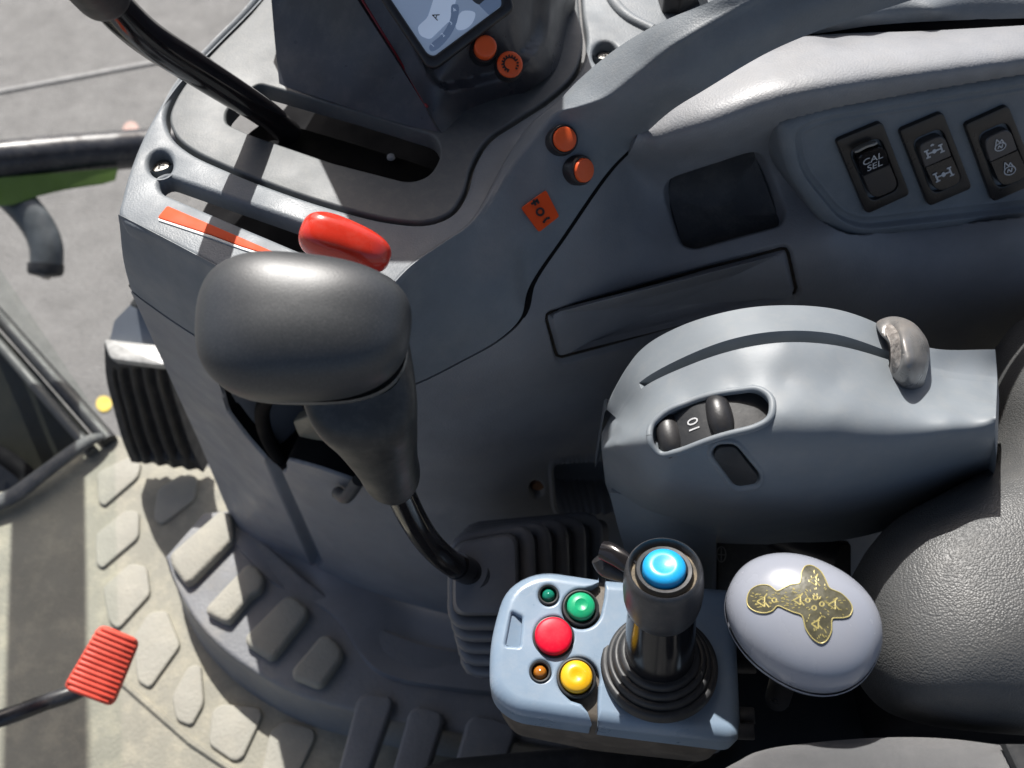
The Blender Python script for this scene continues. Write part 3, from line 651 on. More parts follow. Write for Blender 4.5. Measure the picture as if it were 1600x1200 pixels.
def lining(name, poly, surf, h0, h1, m, parent, k=1.0, off=None):
    """upright wall that lines a recess, following its outline down from h0 to h1"""
    P = np.asarray(poly, float); P = resample(np.vstack([P, P[:1]]), 120, False)[:-1]; c = P.mean(0); P = c + (P - c) * k; S_ = surf(P[:, 0], P[:, 1]); Nn = surf.normal(P[:, 0], P[:, 1]).mean(0); Nn = nrm(Nn)
    V = [S_ + Nn * h for h in np.linspace(h0, h1, 5)]
    return mk(name, np.array(V).reshape(-1, 3), gridfaces(5, len(P), True), m, parent, True, 60)
lining('cavity_shade_wall', hole, WS, -.0015, -.058, 'void', co, .985)  # black strip over the grey sides, painting the shade in the opening
# --- deck with the slot, the screw hole and the opening for the dark panel
DZ = .60; DF = Frame((0, 0.4, DZ), UPZ)
pan = [(452, -60), (420, -18), (392, 18), (335, 76), (292, 124), (270, 160), (264, 184), (274, 210), (300, 232), (345, 254), (430, 288), (520, 318), (610, 340), (668, 343), (704, 328), (724, 298), (736, 256), (760, 216), (800, 188), (858, 150), (898, 110), (911, 66), (906, 20), (900, -60)]
panc = catmull(pan, 5)
cen = np.array([600, 140.])
deck = [(458, -70), (400, 2), (335, 68), (272, 132), (234, 190), (206, 252), (190, 306), (186, 338), (245, 369), (307, 401), (382, 441), (450, 474), (520, 490), (583, 474), (646, 416), (696, 381), (740, 348), (794, 252), (830, 200), (870, 165), (940, 130), (1020, 80), (1100, 40), (1200, -10), (1280, -70)]
slot1 = rpoly([(262, 275), (246, 284), (252, 300), (470, 392), (500, 400), (505, 362), (478, 350)], [10, 10, 14, 6, 4, 4, 4])
def grow(poly, d):
    P = np.asarray(poly, float); n = len(P); out = []
    for i in range(n):
        t_ = P[(i + 1) % n] - P[i - 1]; t_ = t_ / (np.linalg.norm(t_) + 1e-9); out.append(P[i] + d * np.array([t_[1], -t_[0]]))
    return np.array(out)
ar = lambda P: 0.5 * np.sum(P[:, 0] * np.roll(P[:, 1], -1) - np.roll(P[:, 0], -1) * P[:, 1])
sg = 1 if ar(panc) > 0 else -1
screw1 = circ(250, 255, 19, 28, 21)
screw2 = circ(946, 84, 20, 28)
groove2 = rpoly([(950, -10), (958, -10), (985, 25), (1012, 44), (1006, 50), (978, 34)], 4)
plate('deck', [catmull(deck, 5), grow(panc, 6 * sg), slot1, screw1, screw2], DF, .012, .0032, 'console', co, top=0)
# black sheet below the deck, its colour standing in for shade
plate('deck_shade_sheet', [np.array([(c[0] * .97 + 18, c[1] * .97 + 8) for c in catmull(deck, 4)])], DF, .004, .001, 'void', co, top=-.09)
for (u, v) in ((250, 259), (946, 88)):
    f = Frame(PZ(u, v, DZ - .008), UPZ)
    lathe('screw_cup', [(.0125, .006), (.0115, -.004), (.0, -.004)], f, 'console', co, 24, caps=False)
    lathe('screw', [(.0062, -.004), (.0062, -.001), (.0055, 0), (0, .0004)], f, 'steel', co, 20, caps=False)
    bars('screw_cross', [(f.w(-.003, 0, .0003), f.w(.003, 0, .0003)), (f.w(0, -.003, .0003), f.w(0, .003, .0003))], .0012, .0003, UPZ, 'ink', co)
# moulded fold on the deck behind the arch
tube('deck_bead', [PZ(945, -25, DZ), PZ(962, 8, DZ), PZ(985, 30, DZ), PZ(1020, 48, DZ)], .0045, 'console', co, 12)
dk = thing('dark_vent', 'small black vent edge on the deck behind the arch', 'vent', PZ(1060, 5, DZ))
dome('vent_frame', np.array([PZ(u, v, DZ + .004) for u, v in rpoly([(1028, -10), (1036, 14), (1062, 16), (1110, -8), (1112, -40), (1030, -40)], 5)]), UPZ, [(1, -.003), (1, .01), (.96, .012), (.9, .012), (.88, .006)], 'black', dk)
# orange wedge decal along the slot
wd = rpoly([(262, 323), (247, 341), (330, 368), (378, 386), (464, 413), (462, 410), (378, 373)], [3, 3, 2, 2, 1, 1, 2])
plate('wedge_decal', [wd], DF, .0012, .0003, 'orange2', co, top=.0009)
we = rpoly([(247, 342), (330, 369), (378, 387), (464, 414), (463, 417), (378, 391), (330, 373.5), (248, 346)], 1.2)
plate('wedge_lit_lip', [we], DF, .0010, .0003, mat('lit_lip_tone', (.62, .62, .6), .5, 0), co, top=.0008)  # pale strip paints the lit lip below the wedge

# --- rear ledge past the gap at the top
led_l = [(1140, 88), (1202, 66), (1302, 49), (1362, 40), (1462, 33), (1662, 27)]; led_t = [(1138, 78), (1200, 55), (1300, 37), (1360, 26), (1460, 20), (1660, 12)]
zl_ = [.634, .643, .650, .653, .654, .655][:len(led_l)] if len(led_l) <= 6 else None
LS = Surf([(u, v, 'z', z) for (u, v), z in zip(led_l, zl_)] + [(u, v, 'z', z + .010) for (u, v), z in zip(led_t, zl_)] + [(u, v - 40, 'z', z + .013) for (u, v), z in zip(led_t, zl_)] + [(1100, -60, 'z', .66), (1660, -60, 'z', .672)], 1e-6)
patch('rear_ledge', [[(1080, -60), (1660, -60)], led_t, led_l], [24, 10], 60, LS, 'console', co, None, .012)
# black tube in the gap, shade put into its colour
tube('gap_shade_tube', [PZ(1140, 92, .636), PZ(1200, 72, .640), PZ(1300, 53, .643), PZ(1400, 43, .645), PZ(1660, 31, .647)], .009, 'void', co, 12)

# --- foot cove joining wall and step
KS = Surf([(u, v, 'z', .06) for u, v in wbot[:12:2]] + [(372, 866, 'z', .066), (430, 915, 'z', .068), (520, 965, 'z', .068), (600, 1040, 'z', .069), (720, 1072, 'z', .07), (950, 1085, 'z', .07), (480, 905, 'z', .054), (640, 985, 'z', .054)], 1e-5)
patch('foot_cove', [[(362, 815), (460, 866), (560, 912), (700, 955), (850, 985), (960, 995)], [(366, 852), (430, 912), (520, 962), (592, 1048), (720, 1078), (960, 1090)]], [24], 70, KS, 'wall', co, lambda u, v: .004 * np.sin((v - 900) / 40.) ** 2, .01)

# --- things in the dark opening: hook, plates (parts of the console frame)
hcn = hole.mean(0); cut('cavity_shade_sheet', hcn + (hole - hcn) * .95, WS, -.052, 'void', co, 6)  # black sheet puts the dark of the opening into colour
def onW(u, v, h): a_ = WS(np.array([float(u)]), np.array([float(v)]))[0]; return a_ + WS.normal(np.array([float(u)]), np.array([float(v)]))[0] * h
tube('latch_hook', [onW(440, 738, -.008), onW(420, 716, -.008), onW(400, 682, -.010), onW(394, 656, -.014), onW(406, 642, -.02), onW(432, 642, -.03)], .0062, 'void', co, 14)
for q, d, mm in (([(432, 690), (470, 682), (520, 700), (526, 730), (470, 720), (442, 712)], -.022, 'beige'), ([(522, 690), (566, 700), (578, 748), (530, 734)], -.018, 'beige')):
    dome('bracket_plate', np.array([onW(u, v, d) for u, v in rpoly(q, 4)]), WS.normal(np.array([480.]), np.array([690.]))[0], [(1, -.008), (1, 0), (.96, .001)], mm, co, 25)
tube('cable_clip', [onW(532, 760, .006), onW(548, 756, .012), onW(562, 744, .004)], .0055, 'boot', co, 10)
lathe('wall_screw', [(.006, -.004), (.006, .001), (.004, .003), (0, .003)], Frame(onW(842, 763, -.004), (-.1, -.95, .3)), mat('rusty_screw', (.25, .13, .07), .5, 0, metal=.5), co, 14, caps=False)

# ================================================================== display housing with its slotted panel
dh = thing('display_housing', 'dark display housing with tilted screen on a slotted panel', 'display', PZ(640, 200, DZ))
slot2 = rpoly([(352, 172), (372, 150), (404, 128), (560, 172), (682, 210), (690, 240), (672, 272), (640, 283), (520, 252), (392, 208), (352, 190)], [8, 10, 8, 10, 26, 24, 22, 26, 10, 10, 8])
plate('slotted_panel', [panc, slot2], DF, .012, .002, 'panel', dh, top=-.001)
plate('slot_floor', [slot2], DF, .004, .001, 'void', dh, top=-.03)  # black floor, the shade of the slot put into its colour
lathe('slot_screw', [(.0028, 0), (.0024, .002), (0, .0024)], Frame(PZ(611, 247, DZ - .028), UPZ), 'print', dh, 12, caps=False)
# the wedge shaped body
zb = DZ - .002
b0 = [PZ(437, 134, zb), PZ(560, 172, zb), PZ(694, 212, zb), PZ(740, 170, zb), PZ(830, 150, zb), PZ(880, 100, zb), PZ(890, 20, zb)]
h0 = PZ(425, -10, .60); hN = [PD(418, -70, .60), PD(540, -34, .565), PD(694, 206, .578)]
scn = nrm(-ray(700, 40) + np.array([0, .12, .0])); SF = Frame(PD(700, 60, .555), scn, (1, .2, .2))
def onS(u, v, h=0): return PX(u, v, (SF.o + SF.n * h, SF.n))
# left flank
DS = Surf([(437, 134, 'z', zb), (560, 172, 'z', zb), (692, 210, 'z', zb), (545, -30, 'd', .575), (425, -30, 'd', .605), (620, 95, 'd', .572), (430, 60, 'd', .612), (520, 60, 'd', .595)], 1e-5)
patch('flank', [[(420, -60), (424, 0), (430, 70), (437, 134)], [(480, -60), (500, 0), (535, 80), (570, 175)], [(528, -60), (566, 2), (625, 98), (692, 211)]], [24, 24], 60, DS, 'pod', dh, lambda u, v: .004 * np.sin(np.clip((u - 430) / 260, 0, 1) * math.pi), .02)
FS = Surf([(692, 211, 'z', zb), (625, 98, 'd', .572), (566, 2, 'd', .573), (528, -60, 'd', .575), (690, 120, 'd', .566), (750, 95, 'd', .568), (830, 40, 'd', .575), (870, -40, 'd', .58), (730, 175, 'z', zb), (800, 150, 'z', zb), (872, 105, 'z', zb), (895, 20, 'z', zb), (840, 110, 'd', .59), (760, 140, 'd', .588)], 1e-5)
ridge = [(528, -60), (566, 2), (625, 98), (692, 211)]
foot = [(900, -60), (896, 30), (868, 108), (700, 208)]
patch('face_shell', [ridge, [(640, -60), (680, 20), (705, 90), (704, 205)], [(770, -60), (780, 40), (765, 105), (722, 190)], foot], [24, 24, 24], 70, FS, 'pod', dh, lambda u, v: -.006 * (1 - sst(sdpoly(u, v, rpoly([(586, -60), (676, 128), (700, 142), (800, 122), (850, 60), (860, -60)], 16)), -6, 3)), .02)
tube('red_reflection', [FS(np.array([u]), np.array([v]))[0] for u, v in ((540, -40), (566, 0), (625, 96), (668, 168))], .0009, mat('red_reflection_tone', (.22, .01, .015), .4, 0), dh, 8)  # thin red strip paints a reflection along the ridge
# the hood is an unseen box, added and sized to shade the deck
hv = [(-.182, .60, .66), (-.020, .61, .66), (-.020, .70, .66), (-.182, .70, .66), (-.140, .56, .845), (-.018, .56, .845), (-.018, .65, .845), (-.140, .65, .845)]
mk('shadow_hood', hv, [(3, 2, 1, 0), (4, 5, 6, 7), (0, 1, 5, 4), (1, 2, 6, 5), (2, 3, 7, 6), (3, 0, 4, 7)], 'pod', dh, False)
# bezel, screen, printed fields
sq = [(560, -70), (672, 111), (806, 18), (700, -150)]
plate('bezel', [rpoly([(548, -70), (668, 108), (683, 108), (803, 16), (800, 0), (690, -170)], 8), rpoly([(562, -74), (668, 84), (678, 88), (783, 10), (783, 0), (680, -160)], 6)], SF, .012, .002, 'black', dh, top=.004)
scr_ = plate('screen', [rpoly([(556, -74), (668, 90), (678, 92), (788, 12), (790, 0), (680, -168)], 6)], SF, .004, .0004, 'screen', dh, top=.0005)
plate('screen_field', [rpoly([(652, 42), (668, 28), (690, -40), (720, -30), (705, 30), (672, 62), (656, 56)], 6)], SF, .0008, .0001, 'lcdlight', scr_, top=.0012)
plate('screen_bar', [catmull([(671, 72), (692, 52), (704, 28), (706, 8), (716, 8), (714, 34), (702, 58), (682, 78), (673, 80)], 4, True)], SF, .0008, .0001, 'lcddark', scr_, top=.0013)
plate('screen_block', [rpoly([(748, 8), (764, 24), (796, -2), (780, -20)], 3)], SF, .0008, .0001, 'lcddark', scr_, top=.0013)
plate('screen_patch', [catmull([(712, 36), (722, 18), (742, 20), (738, 36), (726, 46), (714, 46)], 4, True)], SF, .0008, .0001, 'lcdlight', scr_, top=.0012)
def onSf(u, v): p = PX(u, v, (SF.o, SF.n)); return Frame(p, SF.n, PX(u + 8, v - 10, (SF.o, SF.n)) - p)
text('screen_letter', 'A', onSf(681, 26), .0062, 'ink', scr_, .0015, .0001, rot=R(20))
for (u, v), s in zip(((676, 71), (692, 55), (704, 36), (710, 16)), '1234'): text('screen_digit', s, onSf(u, v), .0036, 'lcdlight', scr_, .0016, .0001)
def button(name, u, v, d, axis, rc, hc, rb, hb, m, parent, rimm='black', dish=.0):
    f = Frame(PD(u, v, d) - nrm(axis) * hc, axis)
    rim = lathe('button_collar', [(rb * 1.06, -.003), (rb * 1.02, hb * .3), (rb, hb * .75), (rb * .96, hb), (rc * 1.04, hb), (rc * 1.02, hb - .002)], f, rimm, parent, 40, caps=False)
    cap = lathe(name, [(rc, hb - .003), (rc, hc - .0008), (rc * .94, hc - .0001), (rc * .8, hc + .0003), (rc * .45, hc + .0004 - dish * .6), (rc * .2, hc + .0004 - dish), (0, hc + .0004 - dish)], f, m, rim, 40, caps=False)
    return f, cap
ax = nrm(scn + np.array([0.1, 0, .35]))
f1, _ = button('button', 759, 72, .555, ax, .0070, .012, .0084, .006, 'orange', dh)
f2, _ = button('button', 797, 100, .562, ax, .0082, .007, .0086, .0055, 'orange', dh)
ringp = [f2.w(.0040 * math.cos(a_), .0040 * math.sin(a_), .0075) for a_ in np.linspace(0, 2 * math.pi, 30)]
bars('dial_mark', [(f2.w(.0042 * math.cos(a_), .0042 * math.sin(a_), .0075), f2.w(.0056 * math.cos(a_), .0056 * math.sin(a_), .0075)) for a_ in np.linspace(-.6, 4.4, 14)] + list(zip(ringp[2:21], ringp[3:22])), .0010, .0002, f2.n, 'ink', dh)

# ================================================================== controls on the console
lv = thing('black_lever', 'long black tubular lever rising out of the panel slot with thick grip', 'lever', PZ(440, 205, DZ - .02))
tube('shaft', [PZ(452, 208, .575), PZ(418, 180, .60), PZ(372, 150, .628), PZ(300, 104, .664), PZ(235, 62, .694), PZ(195, 28, .716), PZ(160, -10, .736), PZ(120, -58, .760)], [.0088, .0092, .0095, .0097, .0097, .0098, .0098, .0098], 'gloss', lv, 28)
ga = PZ(163, -6, .734); gb = PZ(92, -90, .775); gf = Frame(ga, gb - ga)
lathe('grip', [(.0098, -.001), (.0115, -.001), (.0130, .0012), (.0134, .004), (.0145, .06), (.010, .07), (0, .07)], gf, 'rubber', lv, 40, caps=False)

rk = thing('red_lever', 'glossy red lever knob in the deck slot beside the orange wedge', 'lever', PZ(520, 395, DZ - .02))
kc = PZ(540, 382, .622); xa = nrm(PZ(606, 410, .612) - PZ(474, 362, .628)); za = nrm(np.array([.1, -.35, .93])); za = nrm(za - xa * np.dot(za, xa)); ya = np.cross(za, xa)
def sell(name, c, ax_, e1, e2, m, parent, n=40, mm=28, f=None):
    V = []
    sp_ = lambda x, e: np.sign(x) * abs(x) ** e
    for i in range(mm + 1):
        ph = -math.pi / 2 + math.pi * i / mm
        for k in range(n):
            th = 2 * math.pi * k / n
            q = np.array([sp_(math.cos(ph), e1) * sp_(math.cos(th), e2), sp_(math.cos(ph), e1) * sp_(math.sin(th), e2), sp_(math.sin(ph), e1)])
            if f: q = f(q)
            V.append(c + ax_[0] * q[0] + ax_[1] * q[1] + ax_[2] * q[2])
    return mk(name, V, gridfaces(mm + 1, n, True), m, parent, True, 60)
sell('knob', kc, [xa * .0255, ya * .0125, za * .0135], .75, .72, 'red', rk, 44, 30, lambda q: q * np.array([1, 1 - .12 * q[0], 1 - .10 * q[0]]))
tube('stalk', [kc - za * .008 - xa * .004, kc - za * .05 - xa * .004], .005, 'black', rk, 12, 2)

for k, (u, v, d, lab) in enumerate(((881, 223, .548, 'upper orange push button of the pair on the console cover, nearest the arch'), (906, 269, .546, 'lower orange push button of the pair on the console cover, nearest the decal'))):
    bt = thing('push_button', lab, 'button', PD(u, v, d), group='orange push buttons on the console cover')
    sp0, n0_ = onC(u - 4, v - 3)
    ax_ = nrm(n0_ + np.array([.35, 0, .1])); f = Frame(sp0, ax_)
    lathe('button_collar', [(.0092, -.004), (.0092, .002), (.0088, .0050), (.0082, .0056), (.0075, .0056), (.0074, .003)], f, 'black', bt, 40, caps=False)
    lathe('cap', [(.0072, .003), (.0072, .0068), (.0068, .0076), (.005, .0080), (0, .0081)], f, 'orange', bt, 40, caps=False)
dc = thing('orange_decal', 'small orange square sticker with black signs below the push buttons', 'sticker', PD(845, 330, .55))
dp, dn = onC(845, 330)
DFm = Frame(dp + dn * .0009, dn)
plate('label_square', [rpoly([(853, 297), (874, 338), (842, 363), (814, 325)], 4)], DFm, .0012, .0003, 'orange2', dc, top=.0004)
def onD(u, v): return PX(u, v, (DFm.o + DFm.n * .0006, DFm.n))
bars('printed_sign', [(onD(830, 319), onD(840, 313)), (onD(833, 312), onD(837, 321)), (onD(838, 311), onD(842, 318)), (onD(849, 348), onD(853, 342)), (onD(853, 342), onD(859, 340))], .0014, .0002, dn, 'ink', dc)
rg = [onD(844 + 5.5 * math.cos(a_), 331 + 5.5 * math.sin(a_)) for a_ in np.linspace(0, 2 * math.pi, 20)]
bars('printed_ring', list(zip(rg[:-1], rg[1:])), .0013, .0002, dn, 'ink', dc)

# rocker switches
quads = [[(1305, 219), (1377, 189), (1421, 303), (1353, 334)], [(1404, 203), (1472, 174), (1518, 293), (1450, 322)], [(1506, 194), (1574, 163), (1622, 284), (1550, 315)]]
rl = ['black rocker switch marked CAL SEL at the near end of the panel', 'middle black rocker switch with two white axle signs', 'black rocker switch with white lamp signs at the frame edge']
for k, q in enumerate(quads):
    cu_, cv_ = np.mean(q, 0); pts = [PX(u, v, SWP) for u, v in q]; n_ = sn
    o_ = PX(cu_, cv_, SWP) + n_ * .0022
    fr = Frame(o_, n_, pts[1] - pts[0])
    t_ = thing('rocker_switch', rl[k], 'switch', o_, group='rocker switches on the console')
    inner_ = lambda e0, e1, t0, t1, r: rpoly([bil(q, e0, t0), bil(q, e1, t0), bil(q, e1, t1), bil(q, e0, t1)], r)
    B_ = lambda s, t: PX(*bil(q, s, t), (fr.o, fr.n))
    plate('bezel', [rpoly(q, [8, 8, 8, 8]), inner_(.17, .85, .17, .88, 14)], fr, .006, .0008, mat('bezel_plastic', (.022, .019, .018), .35, 0, dust=.2, dcol=(.1, .075, .05)), t_, top=.0012)
    plate('well', [inner_(.1, .9, .1, .95, 10)], fr, .002, .0003, 'void', t_, top=-.0035)
    # rocker body: two tilted halves
    def half(nm, t0, t1, ha, hb, m, rr):
        P0 = rpoly([bil(q, .21, t0), bil(q, .82, t0), bil(q, .82, t1), bil(q, .21, t1)], rr, 6)
        c_ = np.array([PX(u, v, (fr.o, fr.n)) for u, v in P0]); long_ = B_(.5, t1) - B_(.5, t0); L2 = np.dot(long_, long_)
        hh = np.array([np.dot(p - B_(.5, t0), long_) / L2 for p in c_]); hgt = ha + (hb - ha) * hh
        V = [p - fr.n * .004 for p in c_] + [p + fr.n * (h - .0006) for p, h in zip(c_, hgt)]
        cc = c_.mean(0); V += [cc + (p - cc) * .95 + fr.n * h for p, h in zip(c_, hgt)]
        n0 = len(c_); Fc = gridfaces(3, n0, True); Fc.append(tuple(range(2 * n0, 3 * n0)))
        return mk(nm, V, Fc, m, t_, True, 30), lambda s, t: B_(s, t) + fr.n * (ha + (hb - ha) * (t - t0) / (t1 - t0) + .0001)
    mu = [M['gloss'], mat('rocker_grey', (.075, .068, .066), .35, 0), mat('rocker_grey', (.07, .064, .064), .35, 0)][k]
    mlw = [mat('rocker_brown', (.03, .026, .026), .3, 0), M['gloss'], M['gloss']][k]
    ru_, up_ = half('rocker_upper', .22, .52, .0062 if k == 0 else .0040, .0026, mu, [16, 16, 1, 1])
    rw_, lo_ = half('rocker_lower', .522, .84, .0026, .0034 if k == 0 else .0050, mlw, [1, 1, 16, 16])
    if k == 0:
        q0_ = [bil(q, s, t) for s, t in ((.27, .235), (.40, .212), (.62, .212), (.77, .235), (.76, .25), (.52, .238), (.28, .25))]
        dome('silver_rim', np.array([PX(u, v, (fr.o + fr.n * .0062, fr.n)) for u, v in catmull(q0_, 4, True)]), fr.n, [(1, -.003), (1, 0), (.8, .0006)], 'steel', ru_)  # steel-coloured sliver along the upper edge of the first rocker
        for ln, tt in (('CAL', .345), ('SEL', .445)):
            tn_ = np.cross(up_(.8, .35) - up_(.2, .35), up_(.5, .25) - up_(.5, .5)); f3 = Frame(up_(.51, tt), tn_, B_(.8, tt) - B_(.2, tt)); text('printed_word', ln, f3, .0072, 'print', ru_, .0003, .0001)
    for (fn, t0, hp_) in ((up_, .37, ru_), (lo_, .67, rw_)):
        if k == 1:
            c = lambda a_, b_: fn(.5 + a_, t0 + b_) + fr.n * .0002
            sgm = [(c(-.16, .0), c(.16, .0)), (c(-.16, -.045), c(-.16, .045)), (c(.16, -.045), c(.16, .045))]
            sgm += [(c(x - .05, y), c(x + .05, y)) for x in (-.16, .16) for y in (-.045, .045)]
            sgm += [(c(-.04, 0), c(0, -.022)), (c(0, -.022), c(.04, 0)), (c(.04, 0), c(0, .022)), (c(0, .022), c(-.04, 0))]
            if t0 < .5: sgm += [(c(-.03, -.075), c(0, -.095)), (c(0, -.095), c(.03, -.075))]
            bars('printed_axle', sgm, .0011, .0002, fr.n, 'print', hp_)
        if k == 2:
            c = lambda a_, b_: fn(.5 + a_, t0 + b_) + fr.n * .0002
            rr = [c(.12 * math.cos(a_), .045 * math.sin(a_) + .02) for a_ in np.linspace(0, 2 * math.pi, 14)]
            sgm = list(zip(rr[:-1], rr[1:])) + [(c(-.10, -.0), c(-.03, -.085)), (c(-.03, -.085), c(.02, -.03)), (c(.02, -.03), c(.07, -.06)), (c(.07, -.06), c(.10, 0)), (c(-.06, .03), c(-.02, .0)), (c(-.02, 0), c(.02, .04)), (c(.02, .04), c(.06, .0))]
            bars('printed_lamp', sgm, .0007, .0002, fr.n, 'print', hp_)

# ================================================================== gear lever and boot
ge = thing('gear_lever', 'large black gear lever with smooth domed head and flared skirt', 'gear lever', PD(740, 895, .62))
# head: lofted rings between crown and parting line, in the head's own axes
hc_ = PD(476, 512, .382); hx = nrm(np.array([1, .02, -.05])); hz = nrm(np.array([-.06, -.30, .95])); hz = nrm(hz - hx * np.dot(hz, hx)); hy = np.cross(hz, hx)
def head(q):
    x, y, z = q
    return np.array([x * (1 + .05 * y), y * (1 - .16 * x * (1 if y > 0 else .4)), z * (1 - .10 * x * x)])
sell('head', hc_, [hx * .0456, hy * .0320, hz * .0245], .82, .74, 'knob', ge, 72, 44, head)
def ringpts(c, rx, ry, e, n=56):
    out = []
    for k in range(n):
        th = 2 * math.pi * k / n; out.append(c + hx * rx * np.sign(math.cos(th)) * abs(math.cos(th)) ** e + hy * ry * np.sign(math.sin(th)) * abs(math.sin(th)) ** e)
    return out
lip = [(-.0165, .0400, .0268), (-.0148, .0430, .0292), (-.0128, .0443, .0304), (-.0112, .0444, .0306), (-.0098, .0437, .0300)]
secs = []
for dz_, rx, ry in lip: secs.append(ringpts(hc_ + hz * dz_ + hy * -.0006, rx, ry, .72))
mk('parting_lip', np.array(secs).reshape(-1, 3), gridfaces(5, 56, True) + [tuple(range(56))], mat('lip_highlight', (.10, .098, .092), .28, 0), ge)  # lip colour lightened to paint the highlight along the rim
sk = [(hc_ + hz * -.0165 + hx * .0175 + hy * -.001, .0255, .0255, .7), (PD(566, 622, .403), .0245, .0215, .75), (PD(585, 670, .425), .0205, .0185, .85), (PD(602, 715, .448), .0163, .0165, .95), (PD(612, 742, .464), .0148, .0155, 1), (PD(615, 752, .470), .0125, .013, 1)]
sec = []
for c, rx, ry, e in sk: sec.append(np.array(ringpts(c, rx, ry, e)))
S_ = np.array(sec); SS_ = np.stack([catmull(S_[:, k], 6) for k in range(56)], 1)
mk('skirt', SS_.reshape(-1, 3), gridfaces(SS_.shape[0], 56, True) + [tuple(range((SS_.shape[0] - 1) * 56, SS_.shape[0] * 56))], 'skirt', ge)
lathe('skirt_screw', [(.0028, 0), (.0028, .0006), (.0016, .0002), (0, .0002)], Frame(PD(632, 630, .3985), (.75, -.5, .4)), 'steel', ge, 16, caps=False)
tube('rod', [PD(612, 735, .47), PD(628, 775, .495), PD(648, 815, .522), PD(672, 850, .552), PD(702, 878, .572), PD(740, 897, .599), PD(760, 905, .615)], .0082, 'gloss', ge, 24)
tube('rod_end', [PD(714, 884, .580), PD(742, 898, .600)], .0092, 'gloss', ge, 24, 3)

bo = thing('gear_boot', 'dusty black bellows boot at the foot of the gear lever', 'boot', PZ(820, 960, .2))
def rrect(l, t, r, b, d, rad, tilt=0):
    P = rpoly([(l, t + 10), (r - 4, t - 8), (r, b), (l, b)], rad, 6); c = ray((l + r) / 2, (t + b) / 2)
    return np.array([PD(u, v, d + (v - (t + b) / 2) * -.00012) for u, v in P])
ring = []
def ringat(k, grow_, dd): return rrect(707 + 4.5 * k - grow_, 838 - 5 * k - grow_, 812 + 27 * k + grow_, 962 + 19 * k + grow_, .592 + dd, 22)
ring.append(ringat(.0, -16, -.002)); ring.append(ringat(.0, -6, -.001)); ring.append(ringat(0, -1, .003)); ring.append(ringat(0.05, 0, .010)); ring.append(ringat(.15, -6, .014))
fc_ = [ringat(0, -16, -.0026), ringat(0, -5, -.0014), ringat(0, -1, .002)]; mk('top_face', np.array(fc_).reshape(-1, 3), gridfaces(3, len(fc_[0]), True) + [tuple(range(len(fc_[0])))], 'fold', bo)
for k in range(6): ring.append(ringat(k + .55, -7, .008 + k * .022 + .011))
n0 = len(ring[0]); RV = np.array(ring).reshape(-1, 3)
mk('bellows', RV, gridfaces(len(ring), n0, True) + [tuple(range(n0))], 'boot', bo)
for k in range(5):                                       # the raised folds of the bellows
    lp_ = ringat(k + .62, -2, .010 + k * .022 + .009); lp_ = np.vstack([lp_, lp_[:1]]); lp_ = resample(lp_, 70, False)
    tube('fold', lp_, .0056, 'fold', bo, 14, 1, caps=False)
lathe('collar', [(.0135, -.006), (.0130, .002), (.0118, .004), (.0095, .003)], Frame(PD(742, 898, .597), nrm(PD(690, 870, .56) - PD(742, 898, .6))), 'boot', bo, 24, caps=False)

# ================================================================== throttle quadrant
tq = thing('throttle_quadrant', 'smooth blue grey throttle quadrant with curved slot and thumbwheel window', 'throttle', PZ(1200, 800, .4))
sil = [(948, 640), (962, 606), (1000, 548), (1060, 511), (1150, 484), (1230, 477), (1310, 484), (1372, 506), (1410, 530), (1462, 545), (1555, 546)]
sl_t = [(962, 652), (975, 628), (1000, 597), (1075, 555), (1150, 528), (1225, 517), (1305, 522), (1385, 548), (1425, 566), (1480, 580), (1558, 590)]
sl_b = [(962, 656), (978, 634), (1004, 606), (1078, 570), (1152, 546), (1227, 535), (1307, 540), (1388, 562), (1428, 578), (1482, 590), (1558, 598)]
midg = [(942, 700), (965, 690), (1005, 682), (1078, 668), (1152, 655), (1227, 648), (1307, 645), (1385, 645), (1425, 645), (1482, 645), (1556, 650)]
belly = [(946, 755), (975, 768), (1015, 776), (1078, 781), (1152, 781), (1227, 777), (1307, 766), (1385, 746), (1425, 734), (1482, 714), (1552, 700)]
under = [(958, 790), (985, 815), (1025, 830), (1090, 845), (1160, 850), (1235, 850), (1310, 845), (1380, 830), (1425, 815), (1480, 790), (1540, 750)]
qc = []
midg = [(940, 702), (962, 694), (1003, 682), (1078, 668), (1152, 655), (1227, 648), (1307, 645), (1385, 645), (1425, 645), (1482, 645), (1556, 650)]
def addc(g, ds):
    for (u, v), d in zip(g, ds): qc.append((u, v, 'd', d))
addc(sil, [.560, .550, .532, .515, .502, .498, .497, .499, .501, .502, .503])
def addy(g, ys):
    for (u, v), y in zip(g, ys): qc.append((u, v, 'y', y))
ysb = [.304, .303, .300, .297, .296, .2955, .296, .295, .294, .294, .294]; ymd = [.285, .272, .260, .254, .252, .251, .252, .254, .256, .258, .260]
addy(sl_b, ysb); addy([(.45 * a[0] + .55 * b[0], .45 * a[1] + .55 * b[1]) for a, b in zip(sl_b, midg)], [.45 * a + .55 * b + .0005 for a, b in zip(ysb, ymd)])
addy(midg, [.285, .272, .260, .254, .252, .251, .252, .255, .257, .257, .251])
addy([(u, v - 42) for u, v in belly], [.285, .267, .251, .243, .238, .236, .237, .240, .243, .246, .249])
addy(belly, [.289, .271, .254, .245, .238, .236, .237, .240, .243, .246, .249])
addy(under, [.305, .290, .276, .268, .263, .262, .262, .264, .266, .268, .271])
QS = Surf(qc, 1e-4)
win = rpoly([(1014, 668), (1040, 642), (1110, 616), (1185, 606), (1208, 622), (1206, 655), (1180, 669), (1120, 683), (1062, 706), (1032, 712), (1016, 696)], [16, 20, 30, 20, 20, 20, 20, 30, 20, 14, 14])
